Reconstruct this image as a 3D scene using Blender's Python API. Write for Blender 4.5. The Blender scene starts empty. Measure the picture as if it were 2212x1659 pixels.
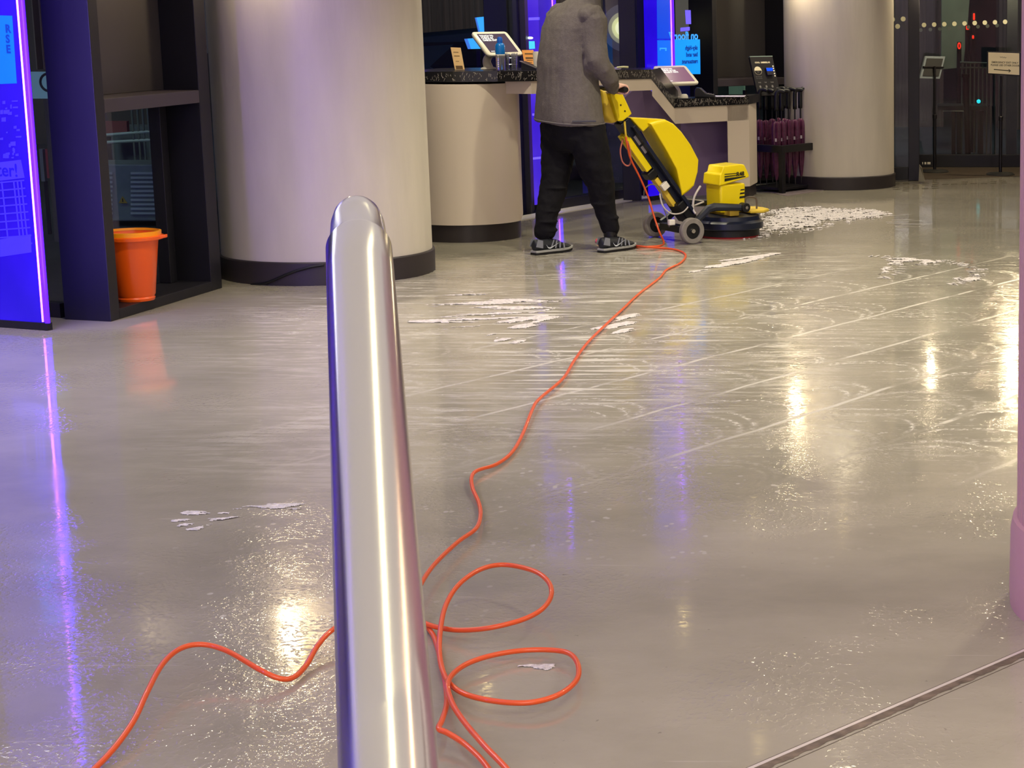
import bpy, bmesh, math, random
from mathutils import Vector, Matrix, Euler
random.seed(7)
C = bpy.context.scene.collection
SC = bpy.context.scene
PI = math.pi

# ------------------------------------------------------------------ camera
F_PX, PITCH, CAM_H, PPX = 4400.0, math.radians(10.67), 1.5, 1985.0
cd = bpy.data.cameras.new('camera'); cam = bpy.data.objects.new('camera', cd); C.objects.link(cam)
cam.location = (0, 0, CAM_H); cam.rotation_euler = (PI / 2 - PITCH, 0, 0)
cd.sensor_width = 36; cd.lens = 36 * F_PX / 2212; cd.shift_x = -(PPX - 1106) / 2212
cd.clip_start = .05; cd.clip_end = 200
SC.camera = cam
# ------------------------------------------------------------------ world, exposure
w = bpy.data.worlds.new('world'); SC.world = w; w.use_nodes = True
w.node_tree.nodes['Background'].inputs[0].default_value = (.62, .56, .72, 1)
w.node_tree.nodes['Background'].inputs[1].default_value = .05
vs = SC.view_settings; vs.view_transform = 'Standard'; vs.look = 'None'; vs.gamma = 1; vs.use_curve_mapping = False
vs.exposure = 0.28
CEIL = 2.65
cy = SC.cycles
cy.max_bounces = 6; cy.diffuse_bounces = 3; cy.glossy_bounces = 3; cy.transmission_bounces = 4; cy.transparent_max_bounces = 12
cy.use_adaptive_sampling = True; cy.adaptive_threshold = .03; cy.caustics_reflective = False; cy.caustics_refractive = False; cy.sample_clamp_indirect = 6


def area(name, loc, size, power, col, rot=(0, 0, 0), sizey=None):
    l = bpy.data.lights.new(name, 'AREA'); l.energy = power; l.color = col; l.size = size
    if sizey: l.shape = 'RECTANGLE'; l.size_y = sizey
    o = bpy.data.objects.new(name, l); o.location = loc; o.rotation_euler = rot; C.objects.link(o); return o


# unseen fill areas added below the ceiling; narrow pair for the handrail's stripes
area('ceiling_fill', (-1.0, 4.2, 2.62), 6.5, 52, (1, .98, .90), sizey=7)
area('rear_fill', (-1.0, -1.6, 2.62), 6, 300, (.98, .96, .92), sizey=2.5)
area('side_fill', (3.6, 4.5, 2.6), 1.6, 190, (1, .93, .80), sizey=5)
area('side_fill', (-4.6, 7.6, 2.6), 1.2, 60, (.86, .86, 1), sizey=3)
area('stripe_light', (-.33, 1.6, 2.6), .045, 11, (1, .92, .55), sizey=4.5)
area('stripe_light', (.62, 1.6, 2.6), .07, 14, (1, .62, .32), sizey=4.5)
area('lobby_fill', (-0.9, -2.2, 2.6), 2.5, 150, (.92, .84, 1), sizey=1.2)
area('cove_light', (-2.2, 12.8, 1.9), 2.0, 26, (1, .82, .88), rot=(PI, 0, 0), sizey=3.0) if False else None

# ------------------------------------------------------------------ helpers
def ray(px, py):
    a = (px - PPX) / F_PX; b = (829.5 - py) / F_PX; c, s = math.cos(PITCH), math.sin(PITCH)
    return Vector((a, c + b * s, -s + b * c))
def pz(px, py, z=0.0):
    d = ray(px, py); t = (z - CAM_H) / d.z; return Vector((t * d.x, t * d.y, z))
def pY(px, py, Y):
    d = ray(px, py); t = Y / d.y; return Vector((t * d.x, Y, CAM_H + t * d.z))
def hitp(px, py, P0, N):
    d = ray(px, py); o = Vector((0, 0, CAM_H)); t = (Vector(P0) - o).dot(Vector(N)) / d.dot(Vector(N)); return o + d * t

def lin(c):
    return tuple((x / 255 / 12.92) if x / 255 <= .04045 else ((x / 255 + .055) / 1.055) ** 2.4 for x in c)
MATS = {}
def mat(name, rgb=(128, 128, 128), rough=.5, metal=0, emis=None, es=0, bump=0, bscale=20, var=0, vscale=5, spec=.5, alpha=1, coat=0, stretch=(1, 1, 1), trans=0, ior=1.45):
    if name in MATS: return MATS[name]
    m = bpy.data.materials.new(name); m.use_nodes = True; nt = m.node_tree; b = nt.nodes['Principled BSDF']
    c = lin(rgb)
    b.inputs['Base Color'].default_value = (*c, 1); b.inputs['Roughness'].default_value = rough; b.inputs['Metallic'].default_value = metal
    b.inputs['Specular IOR Level'].default_value = spec; b.inputs['Coat Weight'].default_value = coat
    b.inputs['Transmission Weight'].default_value = trans; b.inputs['IOR'].default_value = ior
    if emis: b.inputs['Emission Color'].default_value = (*lin(emis), 1); b.inputs['Emission Strength'].default_value = es
    if bump or var:
        tc = nt.nodes.new('ShaderNodeTexCoord'); mp = nt.nodes.new('ShaderNodeMapping'); mp.inputs['Scale'].default_value = stretch
        nt.links.new(tc.outputs['Object'], mp.inputs[0])
    if var:
        n = nt.nodes.new('ShaderNodeTexNoise'); n.inputs['Scale'].default_value = vscale; n.inputs['Detail'].default_value = 6
        nt.links.new(mp.outputs[0], n.inputs['Vector'])
        r = nt.nodes.new('ShaderNodeValToRGB'); r.color_ramp.elements[0].position = .3; r.color_ramp.elements[1].position = .7
        r.color_ramp.elements[0].color = (*[x * (1 - var) for x in c], 1); r.color_ramp.elements[1].color = (*[min(1, x * (1 + var)) for x in c], 1)
        nt.links.new(n.outputs[0], r.inputs[0]); nt.links.new(r.outputs[0], b.inputs['Base Color'])
    if bump:
        n = nt.nodes.new('ShaderNodeTexNoise'); n.inputs['Scale'].default_value = bscale; n.inputs['Detail'].default_value = 5
        nt.links.new(mp.outputs[0], n.inputs['Vector'])
        bp = nt.nodes.new('ShaderNodeBump'); bp.inputs['Strength'].default_value = bump; bp.inputs['Distance'].default_value = .01
        nt.links.new(n.outputs[0], bp.inputs['Height']); nt.links.new(bp.outputs[0], b.inputs['Normal'])
    MATS[name] = m; return m
def glass(name, tint=(235, 240, 240), refl=1.0):
    if name in MATS: return MATS[name]
    m = bpy.data.materials.new(name); m.use_nodes = True; nt = m.node_tree; nt.nodes.clear()
    o = nt.nodes.new('ShaderNodeOutputMaterial'); mx = nt.nodes.new('ShaderNodeMixShader'); t = nt.nodes.new('ShaderNodeBsdfTransparent'); g = nt.nodes.new('ShaderNodeBsdfGlossy')
    t.inputs[0].default_value = (*lin(tint), 1); g.inputs['Roughness'].default_value = .02; g.inputs[0].default_value = (refl, refl, refl, 1)
    f = nt.nodes.new('ShaderNodeFresnel'); f.inputs[0].default_value = 1.45
    gm = nt.nodes.new('ShaderNodeNewGeometry'); iv = nt.nodes.new('ShaderNodeMath'); iv.operation = 'SUBTRACT'; iv.inputs[0].default_value = 1; nt.links.new(gm.outputs['Backfacing'], iv.inputs[1]); ml = nt.nodes.new('ShaderNodeMath'); ml.operation = 'MULTIPLY'; nt.links.new(f.outputs[0], ml.inputs[0]); nt.links.new(iv.outputs[0], ml.inputs[1]); nt.links.new(ml.outputs[0], mx.inputs[0]); nt.links.new(t.outputs[0], mx.inputs[1]); nt.links.new(g.outputs[0], mx.inputs[2]); nt.links.new(mx.outputs[0], o.inputs[0])
    MATS[name] = m; return m

def xf(o):
    M = Matrix.LocRotScale(o.location, o.rotation_euler, None)
    return (xf(o.parent) @ M) if o.parent else M

class MB:
    def __init__(s): s.v = []; s.f = []; s.sm = False
    def add(s, vs, fs):
        n = len(s.v); s.v += [Vector(v) for v in vs]; s.f += [tuple(i + n for i in f) for f in fs]; return s
    def box(s, lo, hi, M=None):
        x0, y0, z0 = lo; x1, y1, z1 = hi
        vs = [Vector(p) for p in ((x0, y0, z0), (x1, y0, z0), (x1, y1, z0), (x0, y1, z0), (x0, y0, z1), (x1, y0, z1), (x1, y1, z1), (x0, y1, z1))]
        if M: vs = [M @ v for v in vs]
        return s.add(vs, [(0, 3, 2, 1), (4, 5, 6, 7), (0, 1, 5, 4), (1, 2, 6, 5), (2, 3, 7, 6), (3, 0, 4, 7)])
    def prism(s, poly, off):
        n = len(poly); off = Vector(off); p = [Vector(q) for q in poly]
        return s.add(p + [q + off for q in p], [tuple(range(n)), tuple(range(2 * n - 1, n - 1, -1))] + [(i, i + n, (i + 1) % n + n, (i + 1) % n) for i in range(n)])
    def rings(s, rr, cap=True, closed=False):
        n = len(rr[0]); m = len(rr); vs = [v for r in rr for v in r]; fs = []
        for i in range(m if closed else m - 1):
            j = (i + 1) % m
            for k in range(n): fs.append((i * n + k, i * n + (k + 1) % n, j * n + (k + 1) % n, j * n + k))
        if cap and not closed: fs += [tuple(range(n))[::-1], tuple((m - 1) * n + k for k in range(n))]
        return s.add(vs, fs)
    def tube(s, pts, r, n=10, cap=True, closed=False):
        pts = [Vector(p) for p in pts]; m = len(pts); rs = r if isinstance(r, (list, tuple)) else [r] * m
        rr = []; up = None
        for i, p in enumerate(pts):
            a = pts[(i - 1) % m] if (closed or i > 0) else p; b = pts[(i + 1) % m] if (closed or i < m - 1) else p
            t = (b - a).normalized()
            if up is None: up = Vector((0, 0, 1)) if abs(t.z) < .9 else Vector((1, 0, 0))
            u = t.cross(up).normalized(); v = u.cross(t).normalized(); up = v
            rr.append([p + u * rs[i] * math.cos(2 * PI * k / n) + v * rs[i] * math.sin(2 * PI * k / n) for k in range(n)])
        return s.rings(rr, cap, closed)
    def cyl(s, a, b, r, r2=None, n=20): return s.tube([a, b], [r, r if r2 is None else r2], n)
    def lathe(s, prof, n=32, M=None, cap=True):
        M = M or Matrix()
        return s.rings([[M @ Vector((r * math.cos(2 * PI * k / n), r * math.sin(2 * PI * k / n), z)) for k in range(n)] for r, z in prof], cap)
    def sph(s, c, r, n=14):
        c = Vector(c); r = Vector(r if isinstance(r, (tuple, list)) else (r, r, r)); m = n // 2 + 1
        rr = []
        for i in range(m):
            th = PI * (.02 + .96 * i / (m - 1)); rr.append([c + Vector((r.x * math.sin(th) * math.cos(2 * PI * k / n), r.y * math.sin(th) * math.sin(2 * PI * k / n), -r.z * math.cos(th))) for k in range(n)])
        return s.rings(rr)
    def text(s, txt, size, M, bold=0.0, depth=.0008, align='LEFT', space=1.0):
        cu = bpy.data.curves.new('t', 'FONT'); cu.body = txt; cu.size = size; cu.extrude = depth; cu.offset = bold; cu.align_x = align; cu.resolution_u = 3; cu.space_line = space
        o = bpy.data.objects.new('t', cu); me = bpy.data.meshes.new_from_object(o)
        s.add([M @ v.co for v in me.vertices], [tuple(p.vertices) for p in me.polygons])
        bpy.data.objects.remove(o); bpy.data.curves.remove(cu); bpy.data.meshes.remove(me); return s
    def build(s, name, m, parent=None, world=False, smooth=False, bevel=0, loc=None, seg=2, angle=40):
        me = bpy.data.meshes.new(name); vs = s.v
        if world and parent: Mi = xf(parent).inverted(); vs = [Mi @ v for v in vs]
        if loc is not None: L = Vector(loc); vs = [v - L for v in vs]
        me.from_pydata([tuple(v) for v in vs], [], s.f); me.update()
        bm = bmesh.new(); bm.from_mesh(me); bmesh.ops.recalc_face_normals(bm, faces=bm.faces); bm.to_mesh(me); bm.free()
        o = bpy.data.objects.new(name, me); C.objects.link(o); me.materials.append(m)
        if parent: o.parent = parent
        if loc is not None: o.location = loc
        if bevel:
            bv = o.modifiers.new('b', 'BEVEL'); bv.width = bevel; bv.segments = seg; bv.limit_method = 'ANGLE'; bv.angle_limit = math.radians(35)
        if smooth:
            me.polygons.foreach_set('use_smooth', [True] * len(me.polygons))
            if angle < 180: me.set_sharp_from_angle(angle=math.radians(angle))
        return o

def thing(name, label, cat, loc=(0, 0, 0), rz=0.0, group=None):
    o = bpy.data.objects.new(name, None); C.objects.link(o); o.empty_display_size = .05
    o.location = loc; o.rotation_euler = (0, 0, rz); o['label'] = label; o['category'] = cat
    if group: o['group'] = group
    return o
def tag(o, label, cat, group=None, kind=None):
    o['label'] = label; o['category'] = cat
    if group: o['group'] = group
    if kind: o['kind'] = kind
    return o
def struct(o): o['kind'] = 'structure'; return o
def smoothpath(pts, n=6, closed=False):
    P = [Vector(p) for p in pts]; out = []; m = len(P)
    for i in range(m - 1):
        p0 = P[max(i - 1, 0)]; p1 = P[i]; p2 = P[i + 1]; p3 = P[min(i + 2, m - 1)]
        for k in range(n):
            t = k / n; out.append(.5 * ((2 * p1) + (p2 - p0) * t + (2 * p0 - 5 * p1 + 4 * p2 - p3) * t * t + (3 * p1 - p0 - 3 * p2 + p3) * t ** 3))
    out.append(P[-1]); return out

# ------------------------------------------------------------------ materials
M_dark = mat('charcoal_powder_coat', (26, 25, 31), .45, var=.1, vscale=3)
M_brownpanel = mat('dark_bronze_panel', (70, 66, 66), .38, var=.05, vscale=2)
M_plaster = mat('column_plaster', (196, 188, 176), .75, bump=.35, bscale=14, var=.05, vscale=9, stretch=(1, 1, .22))
M_base = mat('column_skirting', (48, 42, 44), .45)
M_cream = mat('counter_cream_laminate', (214, 200, 186), .5)
M_purple = mat('counter_inner_panel', (128, 108, 142), .55)
M_yellow = mat('scrubber_yellow', (240, 214, 8), .38, coat=.2)
M_yellow2 = mat('scrubber_faded_yellow', (222, 190, 60), .5, var=.12, vscale=8)
M_navy = mat('scrubber_navy_metal', (20, 26, 44), .35, var=.2, vscale=14)
M_black = mat('black_plastic', (14, 14, 17), .45)
M_rubber = mat('grey_rubber', (128, 122, 114), .8, var=.12, vscale=30)
M_chrome = mat('chrome', (210, 208, 205), .18, 1)
M_white = mat('white_plastic', (232, 226, 210), .35)
M_orange = mat('orange_cable', (222, 84, 32), .38, coat=.3)
M_bucket = mat('orange_bucket_plastic', (240, 92, 14), .32, coat=.3)
M_led = mat('led_line', (255, 170, 250), .5, emis=(255, 110, 245), es=2.0)
M_ledhalo = mat('led_halo_tube', (60, 20, 255), .5, emis=(60, 10, 255), es=3.2)
M_glass = glass('facade_glass')
M_fleece = mat('grey_fleece', (98, 92, 88), .95, bump=.35, bscale=160, var=.1, vscale=60, spec=.15)
M_trouser = mat('black_jersey', (19, 18, 21), .9, bump=.3, bscale=220, spec=.2)
M_skin = mat('skin', (226, 178, 158), .5, var=.04, vscale=20)
M_hair = mat('brown_hair', (58, 42, 34), .6)

def mat_blue(name, top, bot, es):
    """back-lit blue film on the glass fins: brighter band near its lit edge, softly uneven"""
    m = bpy.data.materials.new(name); m.use_nodes = True; nt = m.node_tree; b = nt.nodes['Principled BSDF']
    b.inputs['Base Color'].default_value = (.01, .005, .1, 1); b.inputs['Roughness'].default_value = .15
    tc = nt.nodes.new('ShaderNodeTexCoord'); n = nt.nodes.new('ShaderNodeTexNoise'); n.inputs['Scale'].default_value = 2.2; n.inputs['Detail'].default_value = 3
    r = nt.nodes.new('ShaderNodeValToRGB'); r.color_ramp.elements[0].position = .35; r.color_ramp.elements[1].position = .7
    r.color_ramp.elements[0].color = (*lin(bot), 1); r.color_ramp.elements[1].color = (*lin(top), 1)
    nt.links.new(tc.outputs['Object'], n.inputs['Vector']); nt.links.new(n.outputs[0], r.inputs[0]); nt.links.new(r.outputs[0], b.inputs['Emission Color'])
    b.inputs['Emission Strength'].default_value = es
    return m
M_blueA = mat_blue('blue_lit_film', (40, 8, 216), (22, 2, 190), 1.0)
M_blueB = mat_blue('violet_lit_film', (86, 56, 214), (58, 28, 196), .9)

def mat_terrazzo():
    m = bpy.data.materials.new('black_terrazzo'); m.use_nodes = True; nt = m.node_tree; b = nt.nodes['Principled BSDF']
    b.inputs['Base Color'].default_value = (.012, .012, .014, 1); b.inputs['Roughness'].default_value = .25
    return m
M_terrazzo = mat_terrazzo()
M_fleck = mat('terrazzo_flecks', (176, 168, 158), .4)

# ------------------------------------------------------------------ floor
def mat_floor():
    m = bpy.data.materials.new('wet_resin_floor'); m.use_nodes = True; nt = m.node_tree; N = nt.nodes.new; L = nt.links.new; b = nt.nodes['Principled BSDF']
    tc = N('ShaderNodeTexCoord')
    def noise(sc, det=5, st=(1, 1, 1), rot=0, rgh=.5):
        mp = N('ShaderNodeMapping'); mp.inputs['Scale'].default_value = st; mp.inputs['Rotation'].default_value = (0, 0, rot); L(tc.outputs['Object'], mp.inputs[0])
        n = N('ShaderNodeTexNoise'); n.inputs['Scale'].default_value = sc; n.inputs['Detail'].default_value = det; n.inputs['Roughness'].default_value = rgh; L(mp.outputs[0], n.inputs['Vector']); return n.outputs[0]
    def ramp(s, p0, c0, p1, c1):
        r = N('ShaderNodeValToRGB'); e = r.color_ramp.elements; e[0].position = p0; e[0].color = (*c0, 1); e[1].position = p1; e[1].color = (*c1, 1); L(s, r.inputs[0]); return r.outputs[0]
    def math_(op, a, c):
        n = N('ShaderNodeMath'); n.operation = op; n.use_clamp = op != 'ADD' or True
        for i, x in enumerate((a, c)):
            if isinstance(x, (int, float)): n.inputs[i].default_value = x
            else: L(x, n.inputs[i])
        return n.outputs[0]
    def mix(f, a, c):
        n = N('ShaderNodeMix'); n.data_type = 'RGBA'; L(f, n.inputs[0])
        for i, x in ((6, a), (7, c)):
            if isinstance(x, tuple): n.inputs[i].default_value = (*x, 1)
            else: L(x, n.inputs[i])
        return n.outputs[2]
    cloud = noise(1.3, 8, (1, 1.3, 1), .4, .62)
    base = ramp(cloud, .25, lin((142, 136, 122)), .78, lin((172, 165, 150)))
    speck = noise(42, 3)
    base = mix(ramp(speck, .72, (0, 0, 0), .76, (.5, .5, .5)), base, lin((96, 88, 80)))
    scr = ramp(noise(6, 6, (.35, 6, 1), .55), .68, (0, 0, 0), .73, (.35, .35, .35))
    base = mix(scr, base, lin((196, 186, 176)))
    # thin suds film: scalloped arcs and long tracks left by the machine, streaks elsewhere
    def vmap(rot=0, loc=(0, 0, 0), st=(1, 1, 1)):
        m1 = N('ShaderNodeMapping'); m1.vector_type = 'POINT'; m1.inputs['Rotation'].default_value = (0, 0, rot); m1.inputs['Location'].default_value = loc; m1.inputs['Scale'].default_value = st; L(tc.outputs['Object'], m1.inputs[0]); return m1.outputs[0]
    def blob(cx, cy, rx, ry, rot=0, soft=.45):
        m1 = N('ShaderNodeMapping'); m1.vector_type = 'TEXTURE'; m1.inputs['Location'].default_value = (cx, cy, 0); m1.inputs['Rotation'].default_value = (0, 0, rot); m1.inputs['Scale'].default_value = (rx, ry, 1); L(tc.outputs['Object'], m1.inputs[0])
        g = N('ShaderNodeTexGradient'); g.gradient_type = 'SPHERICAL'; L(m1.outputs[0], g.inputs[0]); return ramp(g.outputs[1], .0, (0, 0, 0), soft, (1, 1, 1))
    def M2(op, a, c=0.0, cl=False):
        n = N('ShaderNodeMath'); n.operation = op; n.use_clamp = cl
        for i, x in enumerate((a, c)):
            if isinstance(x, (int, float)): n.inputs[i].default_value = x
            else: L(x, n.inputs[i])
        return n.outputs[0]
    warpn = noise(3.0, 4); warp = M2('MULTIPLY', M2('SUBTRACT', warpn, .5), .16)
    sep = N('ShaderNodeSeparateXYZ'); L(vmap(-math.radians(60)), sep.inputs[0])
    uu = M2('ADD', sep.outputs[0], warp); vv = M2('ADD', sep.outputs[1], M2('MULTIPLY', warp, .25))
    def wrap(x, per, off=0.0): # distance to nearest multiple
        return M2('PINGPONG', M2('ADD', x, off), per / 2)
    dl_ = wrap(vv, .51, -5.06 + .51 * 0)
    line = ramp(dl_, .007, (1, 1, 1), .016, (0, 0, 0))
    rv = M2('SUBTRACT', wrap(vv, .51, -5.06), .0)          # 0 on a track, .255 mid row
    rv = M2('SUBTRACT', rv, .255)
    def arcs(per, off, rad, w_):
        fr_ = M2('WRAP', M2('ADD', uu, off), 0.0); nd = fr_.node; nd.inputs[1].default_value = per; nd.inputs[2].default_value = 0.0
        ru = M2('SUBTRACT', fr_, per * .35)
        d_ = M2('SQRT', M2('ADD', M2('MULTIPLY', ru, ru), M2('MULTIPLY', rv, rv)))
        return M2('MULTIPLY', ramp(M2('ABSOLUTE', M2('SUBTRACT', d_, rad)), w_ * .3, (1, 1, 1), w_, (0, 0, 0)), ramp(ru, .0, (0, 0, 0), .06, (1, 1, 1)))
    ar = M2('MAXIMUM', arcs(.62, 0, .235, .02), M2('MAXIMUM', arcs(.47, .21, .225, .014), arcs(.83, .4, .24, .025)))
    brk = ramp(noise(34, 5, (1, 1, 1), 0, .7), .44, (0, 0, 0), .56, (1, 1, 1))
    brk2 = ramp(noise(9, 5, (.25, 1.6, 1), math.radians(-60), .6), .5, (0, 0, 0), .6, (1, 1, 1))
    fine = ramp(noise(20, 7, (.16, 1.0, 1), math.radians(-22), .68), .52, (0, 0, 0), .60, (1, 1, 1))
    fine2 = ramp(noise(17, 7, (.18, 1.0, 1), math.radians(8), .68), .53, (0, 0, 0), .61, (1, 1, 1))
    fine3 = ramp(noise(24, 6, (.10, 1.0, 1), math.radians(-68), .62), .54, (0, 0, 0), .61, (1, 1, 1)); fine4 = ramp(noise(20, 6, (.07, 1.0, 1), math.radians(-82), .6), .52, (0, 0, 0), .60, (1, 1, 1)); zc = blob(-1.45, 9.1, .75, 2.3, .12)
    zr = M2('MAXIMUM', blob(-.35, 9.2, 1.9, 3.6, -.45), blob(.15, 8.0, 1.0, 1.8))
    zl = M2('MAXIMUM', blob(-2.0, 9.7, 1.7, 2.6, .3), M2('MAXIMUM', blob(-1.3, 8.4, 1.3, 2.6, -.35), blob(-1.5, 11.6, 1.6, 1.6)))
    zs = blob(-2.3, 9.8, 1.6, 1.3)
    lmod = ramp(noise(1.9, 4, (1, 1, 1), .9), .38, (0, 0, 0), .52, (1, 1, 1)); amod = ramp(noise(1.4, 4, (1, 1, 1), .2), .36, (.12, .12, .12), .55, (.75, .75, .75))
    f_r = M2('MULTIPLY', zr, M2('MAXIMUM', M2('MULTIPLY', line, M2('MAXIMUM', M2('MULTIPLY', lmod, .75), .12)), M2('MAXIMUM', M2('MULTIPLY', M2('MULTIPLY', ar, amod), M2('MAXIMUM', brk, .08)), M2('MULTIPLY', M2('MULTIPLY', fine3, brk), .55))))
    big = ramp(noise(2.2, 5, (1, 1, 1), .4, .6), .36, (0, 0, 0), .55, (1, 1, 1))
    f_l = M2('MULTIPLY', M2('MULTIPLY', zl, big), M2('MAXIMUM', M2('MULTIPLY', fine, .62), M2('MULTIPLY', M2('MAXIMUM', fine2, fine3), .6)))
    f_l = M2('MAXIMUM', M2('MULTIPLY', f_l, M2('SUBTRACT', 1.0, M2('MULTIPLY', zc, .6))), M2('MULTIPLY', M2('MULTIPLY', fine4, zc), .9))
    drp = N('ShaderNodeTexVoronoi'); drp.inputs['Scale'].default_value = 26; L(vmap(0, (0, 0, 0), (1, .7, 1)), drp.inputs['Vector'])
    dots = ramp(drp.outputs['Distance'], .16, (1, 1, 1), .24, (0, 0, 0))
    zd = M2('MAXIMUM', blob(.1, 6.6, .8, 1.2), M2('MAXIMUM', blob(-1.6, 5.2, .7, .9), blob(-.8, 6.3, 1.2, 1.3)))
    f_d = M2('MULTIPLY', M2('MULTIPLY', zd, dots), ramp(noise(6, 4), .48, (0, 0, 0), .6, (.45, .45, .45)))
    foam = M2('MAXIMUM', f_d, M2('MAXIMUM', f_l, f_r), True)
    base = mix(M2('MULTIPLY', foam, .85), base, lin((208, 203, 196)))
    L(base, b.inputs['Base Color'])
    # water film: smooth where wet, with fields of fine droplets
    wet = ramp(noise(.75, 4), .4, (.0, .0, .0), .62, (1, 1, 1))
    rgh = ramp(noise(2.3, 5), .35, (.04, .04, .04), .7, (.10, .10, .10)); 
    rm = N('ShaderNodeMix'); rm.data_type = 'RGBA'; L(foam, rm.inputs[0]); L(rgh, rm.inputs[6]); rm.inputs[7].default_value = (.45, .45, .45, 1); L(rm.outputs[2], b.inputs['Roughness'])
    b.inputs['IOR'].default_value = 1.42; b.inputs['Specular IOR Level'].default_value = .5
    drop = ramp(noise(55, 2, (1, .8, 1)), .52, (0, 0, 0), .62, (1, 1, 1))
    field = ramp(noise(1.6, 5), .5, (0, 0, 0), .64, (1, 1, 1))
    h = math_('MULTIPLY', drop, field)
    swl = noise(7, 5, (1, 3, 1), .35); h2 = math_('MULTIPLY', swl, .2)
    zw = M2('MAXIMUM', blob(-.4, 8.6, 2.0, 4.2, -.3, 1.0), blob(-1.6, 5.1, 1.3, 2.0, 0, 1.0))
    rip = M2('MULTIPLY', M2('MULTIPLY', ramp(noise(60, 3, (1, 1, 1), .3, .55), .5, (0, 0, 0), .66, (1, 1, 1)), ramp(noise(5, 4), .38, (.1, .1, .1), .6, (1, 1, 1))), M2('MULTIPLY', zw, .6))
    hh = M2('ADD', M2('ADD', M2('MULTIPLY', h, .6), h2), rip)
    bp = N('ShaderNodeBump'); bp.inputs['Strength'].default_value = .13; bp.inputs['Distance'].default_value = .008
    L(hh, bp.inputs['Height']); L(bp.outputs[0], b.inputs['Normal'])
    return m
M_floor = mat_floor()
A = Vector((-4.084, 9.629, 0)); B = Vector((-3.835, 9.558, 0)); Cc = Vector((-3.696, 10.714, 0)); D = A + (Cc - B)
g0 = pz(1128, 462); g1 = pz(1400, 417)
FAC = [(-3.45, 12.95), (-2.72, 14.62), (-2.12, 16.0)]
poly = [(-6.5, -4), (-6.5, 10.72), (-4.084, 9.66), (D.x, D.y), *FAC, (-2.0, 16.6), (-.35, 17.35), (-.24, 17.25), (0.02, 17.42), (-.02, 18.68), (6, 18.8), (6, -4)]
mb = MB(); mb.add([(x, y, 0) for x, y in poly], [tuple(range(len(poly)))]); fl = struct(mb.build('floor', M_floor))
M_street = mat('street_asphalt', (40, 44, 48), .55, var=.3, vscale=1.5, bump=.2, bscale=8)
mb = MB(); mb.box((-40, 2, -.12), (40, 60, -.02)); tag(struct(mb.build('ground', M_street)), 'dark street paving outside the glass', 'ground')
mb = MB(); mb.box((-6.5, -4, CEIL), (6, 20, CEIL + .1)); M_ceil = mat('ceiling_paint', (206, 196, 204), .8); struct(mb.build('ceiling', M_ceil))
mb = MB(); mb.box((5.9, -4, 0), (6, 19, CEIL)); struct(mb.build('wall_right', mat('lobby_wall_paint', (120, 104, 118), .7)))
mb = MB(); mb.box((-6.5, -4.1, 0), (6, -4, CEIL)); struct(mb.build('wall_back', MATS['lobby_wall_paint']))
mb = MB(); mb.box((-6.6, -4, 0), (-6.5, 10.8, CEIL)); struct(mb.build('wall_left', MATS['lobby_wall_paint']))

# white threshold strip along the glazing, seen behind the person's legs
def strip(a, b, wdt, z0, z1, m, name, side=1):
    d = (b - a).normalized(); n = Vector((-d.y, d.x, 0)) * wdt * side
    q = MB(); q.prism([a + Vector((0, 0, z0)), b + Vector((0, 0, z0)), b + n + Vector((0, 0, z0)), a + n + Vector((0, 0, z0))], (0, 0, z1 - z0)); return q.build(name, m)
aa = pz(1100, 481); bb = pz(1430, 422)
struct(strip(aa, bb, .16, 0, .004, mat('threshold_white', (205, 200, 185), .4), 'trim_1'))
# inlaid divider in the foreground
ta = pz(1560, 1683); tb = pz(2330, 1352)
struct(strip(ta, tb, .010, 0, .0012, mat('divider_bright_metal', (225, 215, 212), .3, .4), 'trim_2', -1))
dd = (tb - ta).normalized(); nn = Vector((dd.y, -dd.x, 0))
M_grout = mat('divider_weathered_infill', (104, 90, 78), .6, bump=.6, bscale=30, var=.45, vscale=28)
q = MB(); N_ = 150
pa = []; pb = []
for i in range(N_ + 1):
    p = ta.lerp(tb, i / N_); jag = .034 + random.uniform(-.0022, .0022) + .002 * math.sin(i * .7)
    pa.append(p + nn * .0105 + Vector((0, 0, .0008))); pb.append(p + nn * jag + Vector((0, 0, .0008)))
q.add(pa + pb, [(i, i + 1, N_ + 2 + i, N_ + 1 + i) for i in range(N_)]); struct(q.build('trim_3', M_grout))
struct(strip(ta + nn * .0435, tb + nn * .0435, .0016, 0, .0009, mat('divider_dark_line', (92, 82, 74), .6), 'trim_4', -1))
struct(strip(ta - nn * .003, tb - nn * .003, .0022, 0, .0009, MATS['divider_dark_line'], 'trim_5', -1))

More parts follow.
